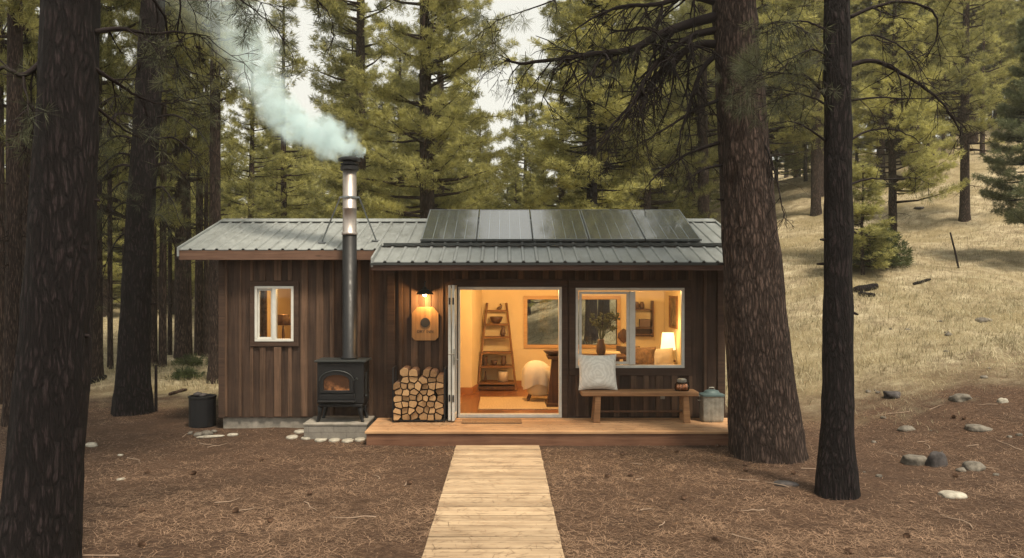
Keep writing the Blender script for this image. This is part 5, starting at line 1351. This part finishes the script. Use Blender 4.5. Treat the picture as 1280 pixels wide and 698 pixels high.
# ---- foreground trees with modelled limbs
def limb(parent, org, pts, D0, D1, r0, r1, seed, twigs=14, tl=(.3, .8), tufts=0, droop=.6, name='branch', tuftL=.15):
    """pts: pixel way points, depth runs from D0 to D1 along the limb"""
    rnd = random.Random(seed); rr = np.random.default_rng(seed); n = len(pts)
    W = [np.array(pt(px, py, D0 + (D1 - D0) * i / (n - 1))) for i, (px, py) in enumerate(pts)]
    # catmull-rom
    Q = []
    for i in range(n - 1):
        p0 = W[max(i - 1, 0)]; p1 = W[i]; p2 = W[i + 1]; p3 = W[min(i + 2, n - 1)]
        for s in np.linspace(0, 1, 5, endpoint=False):
            Q.append(.5 * ((2 * p1) + (-p0 + p2) * s + (2 * p0 - 5 * p1 + 4 * p2 - p3) * s * s + (-p0 + 3 * p1 - 3 * p2 + p3) * s ** 3))
    Q.append(W[-1]); Q = np.array(Q); m = len(Q); ra = np.linspace(r0, r1, m)
    Q = Q + rr.normal(0, .006, Q.shape) * np.linspace(0, 1, m)[:, None]
    mb = MB(); mb.tube([q - org for q in Q], list(ra), 7, 0, True)
    P = []; Dd = []
    def twig(start, d, Lt, r, lvl):
        k = 4; p = start.copy(); pts_ = [p.copy()]; dd = d.copy()
        for i in range(k):
            dd = dd + rr.normal(0, .16, 3) + np.array([0, 0, -.12 * droop]); dd /= np.linalg.norm(dd); p = p + dd * Lt / k; pts_.append(p.copy())
        mb.tube([q - org for q in pts_], list(np.linspace(r, max(.0022, r * .35), k + 1)), 5, 0, False)
        if lvl < 2:
            for i in range(rnd.choice((2, 3, 4)) if lvl == 0 else 2):
                a = pts_[rnd.randint(1, k - 1)]; e = dd + rr.normal(0, .55, 3); e /= np.linalg.norm(e); twig(a, e, Lt * rnd.uniform(.35, .6), r * .6, lvl + 1)
        if rnd.random() < tufts:
            for q in range(1): P.append(pts_[-1] - dd * .05 * q - org); Dd.append(dd)
    for i in range(twigs):
        j = int(m * (.15 + .85 * rnd.random() ** .8)); j = min(max(j, 1), m - 2); tan = Q[j + 1] - Q[j - 1]; tan /= np.linalg.norm(tan)
        d = tan * rnd.uniform(.3, .9) + rr.normal(0, .5, 3) + np.array([0, 0, -.45 * droop]); d /= np.linalg.norm(d)
        twig(Q[j], d, rnd.uniform(*tl), max(.0045, ra[j] * .42), 0)
    o = mb.build(name, M['twig'], None, loc=(0, 0, 0), smooth=True); o.parent = parent
    if P:
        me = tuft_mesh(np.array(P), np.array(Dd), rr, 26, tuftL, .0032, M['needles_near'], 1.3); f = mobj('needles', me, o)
    return o

def bigtree(name, label, base_px, base_py, D, path_px, mtl, disp, flare, seed, Htop=20, ns=110, nr=420, crown=None, fr=7):
    x0 = xat(base_px, D); z0 = gz(x0, D); loc = (x0, D, z0); t = thing(name, label, 'tree', loc)
    pts = [(0, 0, -.35)]; rad = []
    first = path_px[0]
    rad.append(first[2] / 2 / FPX * D)
    for (px, py, w) in path_px:
        p = pt(px, py, D); pts.append((p[0] - x0, 0, p[2] - z0)); rad.append(w / 2 / FPX * D)
    # keep going to the top out of the frame
    last = pts[-1]; prev = pts[-2]; r_l = rad[-1]
    vis_top = last[2]
    tm = trunk_resampled(pts, rad, ns, nr, disp, seed, mtl, flare, fr)
    mobj('trunk', tm, t)
    up = trunk_resampled([last, (last[0] * .5 + .1, 0, (last[2] + Htop) / 2), (0, 0, Htop)], [r_l, r_l * .65, .04], max(24, ns // 3), 90, disp, seed, mtl, 0, fr)
    upm = mobj('upper_trunk', up, t)
    if crown:
        mobj('limb', VAR[crown][1], t); mobj('crown', VAR[crown][2], t)
    return t, np.array(loc)
def trunk_resampled(pts, rad, ns, nr, disp, seed, m, flare, fr):
    p = np.array(pts, float); zz = p[:, 2]; u = np.linspace(zz[0], zz[-1], nr)
    P2 = np.stack([np.interp(u, zz, p[:, 0]), np.interp(u, zz, p[:, 1]), u], 1); r2 = np.interp(u, zz, rad)
    # smooth
    ker = np.ones(15) / 15; pad = lambda a: np.convolve(np.pad(a, 7, 'edge'), ker, 'valid')
    r2 = pad(r2); P2[:, 0] = pad(P2[:, 0])
    return trunk_mesh(P2, r2, ns, nr, disp, seed, m, flare, fr)

# huge left trunk
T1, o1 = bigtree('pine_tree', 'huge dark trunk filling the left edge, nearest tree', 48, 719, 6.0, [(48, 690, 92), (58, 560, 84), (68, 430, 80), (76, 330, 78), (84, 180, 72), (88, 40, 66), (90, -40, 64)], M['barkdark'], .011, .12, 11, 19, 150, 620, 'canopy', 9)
# second left trunk
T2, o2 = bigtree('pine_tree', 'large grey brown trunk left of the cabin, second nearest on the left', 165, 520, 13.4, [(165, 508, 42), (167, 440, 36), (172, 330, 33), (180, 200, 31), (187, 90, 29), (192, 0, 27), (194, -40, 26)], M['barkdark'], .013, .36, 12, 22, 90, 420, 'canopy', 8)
# big right trunk
T3, o3 = bigtree('pine_tree', 'massive reddish brown trunk at the right end of the deck', 960, 570, 10.2, [(957, 545, 84), (952, 480, 78), (945, 400, 73), (938, 300, 66), (930, 200, 60), (922, 80, 55), (918, 0, 51), (916, -40, 50)], M['bark'], .018, .26, 13, 23, 150, 620, 'canopy', 9)
# slim right trunk
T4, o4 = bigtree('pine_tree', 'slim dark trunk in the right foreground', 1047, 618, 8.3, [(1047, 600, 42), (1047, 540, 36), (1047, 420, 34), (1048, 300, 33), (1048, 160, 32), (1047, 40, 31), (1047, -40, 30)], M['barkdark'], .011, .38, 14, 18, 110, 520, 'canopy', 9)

# limbs from the massive trunk, reaching left
b3 = [
    ([(900, 20), (862, 30), (822, 45), (790, 62), (745, 68), (700, 74), (650, 79), (632, 74)], 10.2, 9.4, .072, .009, 40, (.3, .8), .12),
    ([(896, 38), (870, 44), (842, 60), (818, 82), (800, 110), (786, 140)], 10.2, 9.6, .055, .008, 34, (.35, .9), .0),
    ([(898, 56), (872, 56), (848, 70), (826, 92), (800, 120), (772, 150), (748, 178)], 10.2, 9.7, .06, .008, 40, (.35, .9), .0),
    ([(898, 66), (880, 84), (868, 110), (860, 140), (850, 170), (846, 196)], 10.2, 9.9, .04, .006, 24, (.3, .7), .0),
    ([(900, 125), (876, 134), (852, 148), (826, 164), (800, 180)], 10.2, 9.8, .028, .005, 14, (.2, .5), .0),
    ([(902, 178), (876, 186), (846, 200), (820, 220), (806, 236)], 10.2, 9.9, .026, .005, 10, (.2, .45), .0),
    ([(904, 206), (880, 212), (856, 226)], 10.2, 9.8, .022, .004, 7, (.2, .4), .0),
    ([(896, 4), (860, -4), (820, 6), (780, 8), (742, 22), (716, 40)], 10.2, 9.6, .045, .006, 26, (.3, .7), .12),
    ([(948, 170), (960, 190), (970, 222), (978, 262), (985, 282)], 10.0, 9.7, .018, .003, 8, (.15, .4), .0),
    ([(945, 40), (962, 30), (985, 28), (1005, 40), (1020, 60)], 10.0, 9.4, .02, .003, 14, (.2, .5), .25),
    ([(720, -30), (700, -4), (662, 12), (625, 24), (612, 36)], 9.0, 8.6, .012, .003, 10, (.15, .35), .7),
]
for i, (p, a, b, r0, r1, tw, tl_, tf) in enumerate(b3): limb(T3, o3, p, a, b, r0, r1, 100 + i, tw, tl_, tf, 1.0)
# needle sprays in front of the trunk
limb(T3, o3, [(1000, 95), (975, 92), (950, 88), (930, 80)], 9.0, 8.8, .008, .003, 150, 3, (.12, .22), 1.0, .2, tuftL=.2)
limb(T3, o3, [(1005, 118), (975, 112), (950, 108), (930, 122)], 9.0, 8.8, .008, .003, 151, 3, (.12, .22), 1.0, .2, tuftL=.2)
# limbs of the slim trunk
b4 = [
    ([(1062, 22), (1090, 10), (1130, 2), (1165, 14), (1172, 42), (1160, 70)], 8.3, 8.6, .022, .005, 14, (.2, .5), .05),
    ([(1062, 82), (1090, 76), (1120, 88), (1150, 106), (1178, 130), (1198, 160), (1200, 170)], 8.3, 8.9, .028, .005, 16, (.2, .55), .0),
    ([(1062, 126), (1100, 122), (1140, 124), (1196, 124)], 8.3, 8.8, .014, .003, 10, (.15, .45), .0),
    ([(1062, 176), (1085, 164), (1115, 162), (1142, 172), (1150, 180)], 8.3, 8.7, .014, .003, 6, (.12, .3), .0),
    ([(1062, 231), (1085, 224), (1115, 224), (1148, 222)], 8.3, 8.6, .014, .004, 6, (.12, .3), .1),
    ([(1034, 38), (1010, 28), (985, 28), (955, 42)], 8.3, 8.0, .014, .003, 12, (.2, .5), .3),
    ([(1034, 125), (1022, 108), (1005, 94), (982, 92), (952, 90)], 8.3, 8.0, .02, .003, 16, (.2, .5), .3),
    ([(1034, 132), (1015, 122), (990, 118), (962, 120)], 8.3, 8.1, .014, .003, 10, (.2, .45), .25),
    ([(1034, 178), (1012, 162), (990, 152), (978, 154)], 8.3, 8.0, .014, .003, 6, (.12, .3), .0),
    ([(1062, 55), (1085, 44), (1115, 52), (1140, 72), (1160, 100)], 8.3, 8.1, .014, .003, 10, (.2, .5), .05),
    ([(1034, 70), (1015, 62), (995, 70), (975, 88)], 8.3, 7.9, .012, .003, 8, (.2, .4), .2),
]
for i, (p, a, b, r0, r1, tw, tl_, tf) in enumerate(b4): limb(T4, o4, p, a, b, r0, r1, 200 + i, tw, tl_, tf, .5, tuftL=.13)
# left big tree limbs
b1 = [
    ([(118, 40), (150, 36), (185, 42), (225, 40), (262, 46)], 6.0, 6.6, .022, .004, 14, (.2, .5), .1),
    ([(116, 85), (140, 100), (165, 116), (200, 130), (236, 124)], 6.0, 6.8, .02, .003, 14, (.2, .5), .12),
    ([(112, 128), (140, 150), (165, 168), (195, 178)], 6.0, 6.6, .014, .003, 8, (.2, .4), .1),
    ([(60, 70), (30, 95), (5, 85), (-20, 95)], 6.0, 5.8, .025, .01, 12, (.3, .6), .5),
    ([(120, -30), (170, -20), (205, 20), (212, 60), (232, 95), (262, 128)], 6.0, 7.2, .016, .003, 14, (.15, .4), .25),
    ([(200, -30), (225, 0), (222, 45), (236, 70), (262, 95)], 6.4, 6.8, .010, .002, 8, (.12, .3), .1),
    ([(150, -30), (220, -22), (280, -12), (318, 14), (350, 40)], 6.0, 7.0, .014, .003, 7, (.15, .35), .55),
    ([(180, -30), (260, -20), (300, -6), (330, 4)], 6.0, 7.0, .012, .003, 7, (.15, .35), .55),
    ([(380, -30), (395, -2), (412, 18), (418, 50)], 6.5, 6.8, .008, .002, 5, (.12, .3), .2),
]
for i, (p, a, b, r0, r1, tw, tl_, tf) in enumerate(b1): limb(T1, o1, p, a, b, r0, r1, 300 + i, tw, tl_, tf, .5, tuftL=.13)
# second left tree: arched dead limbs
b2 = []
for i, (py, Lp, dr_) in enumerate(((150, 62, 26), (178, 70, 30), (200, 66, 34), (214, 60, 26), (236, 52, 22), (262, 56, 50), (128, 70, 12), (300, 50, 54))):
    b2.append(([(176, py), (176 - Lp * .4, py - 8), (176 - Lp * .75, py + dr_ * .25), (176 - Lp, py + dr_)], .026 if i < 5 else .02))
for i, (py, Lp, dr_) in enumerate(((120, 60, 24), (150, 80, 40), (178, 72, 40), (210, 66, 60), (240, 40, 40), (90, 80, 10), (275, 36, 50))):
    b2.append(([(186, py), (186 + Lp * .4, py - 6), (186 + Lp * .75, py + dr_ * .3), (186 + Lp, py + dr_)], .022))
for i, (p, r0) in enumerate(b2): limb(T2, o2, p, 13.4, 12.9 + (i % 3) * .5, r0, .004, 400 + i, 9, (.25, .7), .06 if i % 4 else .4, .8)

if HAZE:
    o = MB().box(-410, 410, -130, 610, -20, 42).build('haze', hz); tag(o, 'thin pale evening air between the far trees', 'haze', kind='stuff')
def twig_on_ground(x, y, ln, az, seed):
    rr_ = random.Random(seed); pts = []; xx, yy = x, y
    for i in range(5):
        pts.append((xx, yy, gz(xx, yy) + .012 + .01 * rr_.random())); az += rr_.uniform(-.5, .5); xx += math.cos(az) * ln / 4; yy += math.sin(az) * ln / 4
    o = MB().tube(pts, [.006, .005, .0045, .0035, .002], 5).build('fallen_twig', M['paletwig'], None, loc=pts[0]); tag(o, 'thin dry twig lying in the pine litter of the clearing', 'twig', 'fallen twigs in the clearing')
M['paletwig'] = mat('pale_twig', (.30, .22, .16), .9)
rt = random.Random(5)
for k in range(46):
    y = rt.uniform(5.2, 12); x = y * rt.uniform(-.55, .7)
    if not bool(not_cabin(np.array([x]), np.array([y]))[0]) or abs(x) < .9: continue
    twig_on_ground(x, y, rt.uniform(.15, .5), rt.uniform(0, 6.28), k)

def dropped(name, n, fn, label, seed):
    r = np.random.default_rng(seed); x, y, z = fn(r, n); az = r.uniform(0, 6.28, n); ln = r.uniform(.04, .13, n)
    d = np.stack([np.cos(az), np.sin(az), r.uniform(0, .06, n)], 1) * ln[:, None]; pr = np.stack([-np.sin(az), np.cos(az), 0 * az], 1) * .0018
    b = np.stack([x, y, z], 1); V = np.stack([b - pr, b + pr, b + d + pr, b + d - pr], 1).reshape(-1, 3); i = np.arange(n) * 4
    tag(mobj(name, np_mesh(name, V, np.stack([i, i + 1, i + 2, i + 3], 1), M['litterm'])), label, 'needle litter', kind='stuff')
def on_walk(r, n):
    x = np.clip(r.normal(0, .42, n) + np.sign(r.normal(0, 1, n)) * .2, -.54, .54) - .085; y = r.uniform(4.5, 10.4, n); return x, y, .0 * x + .068
def on_deck(r, n): return r.uniform(-1.85, 3.35, n), r.uniform(10.9, 11.9, n), np.full(n, .2)
def on_roof(r, n):
    y = r.uniform(12.1, 13.5, n) ; x = r.uniform(-4.7, -1.4, n); return x, y, 2.75 + RS * (y - 11.75) + .004
dropped('fallen_needles', 900, on_walk, 'loose pine needles blown onto the boardwalk', 1)
dropped('fallen_needles', 500, on_deck, 'loose pine needles blown onto the deck', 2)
dropped('fallen_needles', 1500, on_roof, 'loose pine needles lying on the metal roof', 3)

def pine_cone(x, y, k):
    z = gz(x, y) + .022; prof = [(0, -.03), (.012, -.026), (.024, -.01), (.026, .004), (.02, .02), (.009, .034), (0, .038)]
    mb = MB(); n = 9
    for i in range(7):
        t = i / 6; r = .026 * math.sin(math.pi * (.15 + .78 * t)) ; zz = -.032 + .068 * t
        mb.lathe((x, y, z), [(r * .45, zz - .004), (r * 1.15, zz), (r * .5, zz + .006)], n)
    o = mb.build('pine_cone', M['logbark'], None, loc=(x, y, z)); tag(o, 'small brown pine cone lying in the needle litter', 'pine cone', 'pine cones in the clearing')
    o.rotation_euler = (R(80), 0, k)
    o.location = (x, y, z + .005)
for k in range(34):
    y = rt.uniform(5.4, 11.5); x = y * rt.uniform(-.5, .62)
    if bool(not_cabin(np.array([x]), np.array([y]))[0]) and abs(x) > .8: pine_cone(x, y, k * 1.3)
for (t_, org, D, lst) in ((T3, o3, 10.2, ((907, 330, -1), (972, 380, 1), (904, 250, -1), (966, 300, 1), (918, 460, -1))), (T4, o4, 8.3, ((1032, 330, -1), (1064, 390, 1), (1032, 300, -1), (1064, 288, 1))), (T1, o1, 6.0, ((112, 250, 1), (44, 330, -1), (108, 420, 1))), (T2, o2, 13.4, ((186, 380, 1), (158, 330, -1), (186, 300, 1)))):
    for k, (px, py, sg) in enumerate(lst):
        p = np.array(pt(px, py, D)) - org; q = p + np.array([sg * .09 * D / 10, -.05 * (k % 3 - 1), -.03 * (k % 2)])
        MB().tube([tuple(p - np.array([sg * .06, 0, 0])), tuple((p + q) / 2), tuple(q)], [.022, .015, .009], 7).build('branch_stub', M['twig'], None, loc=(0, 0, 0)).parent = t_
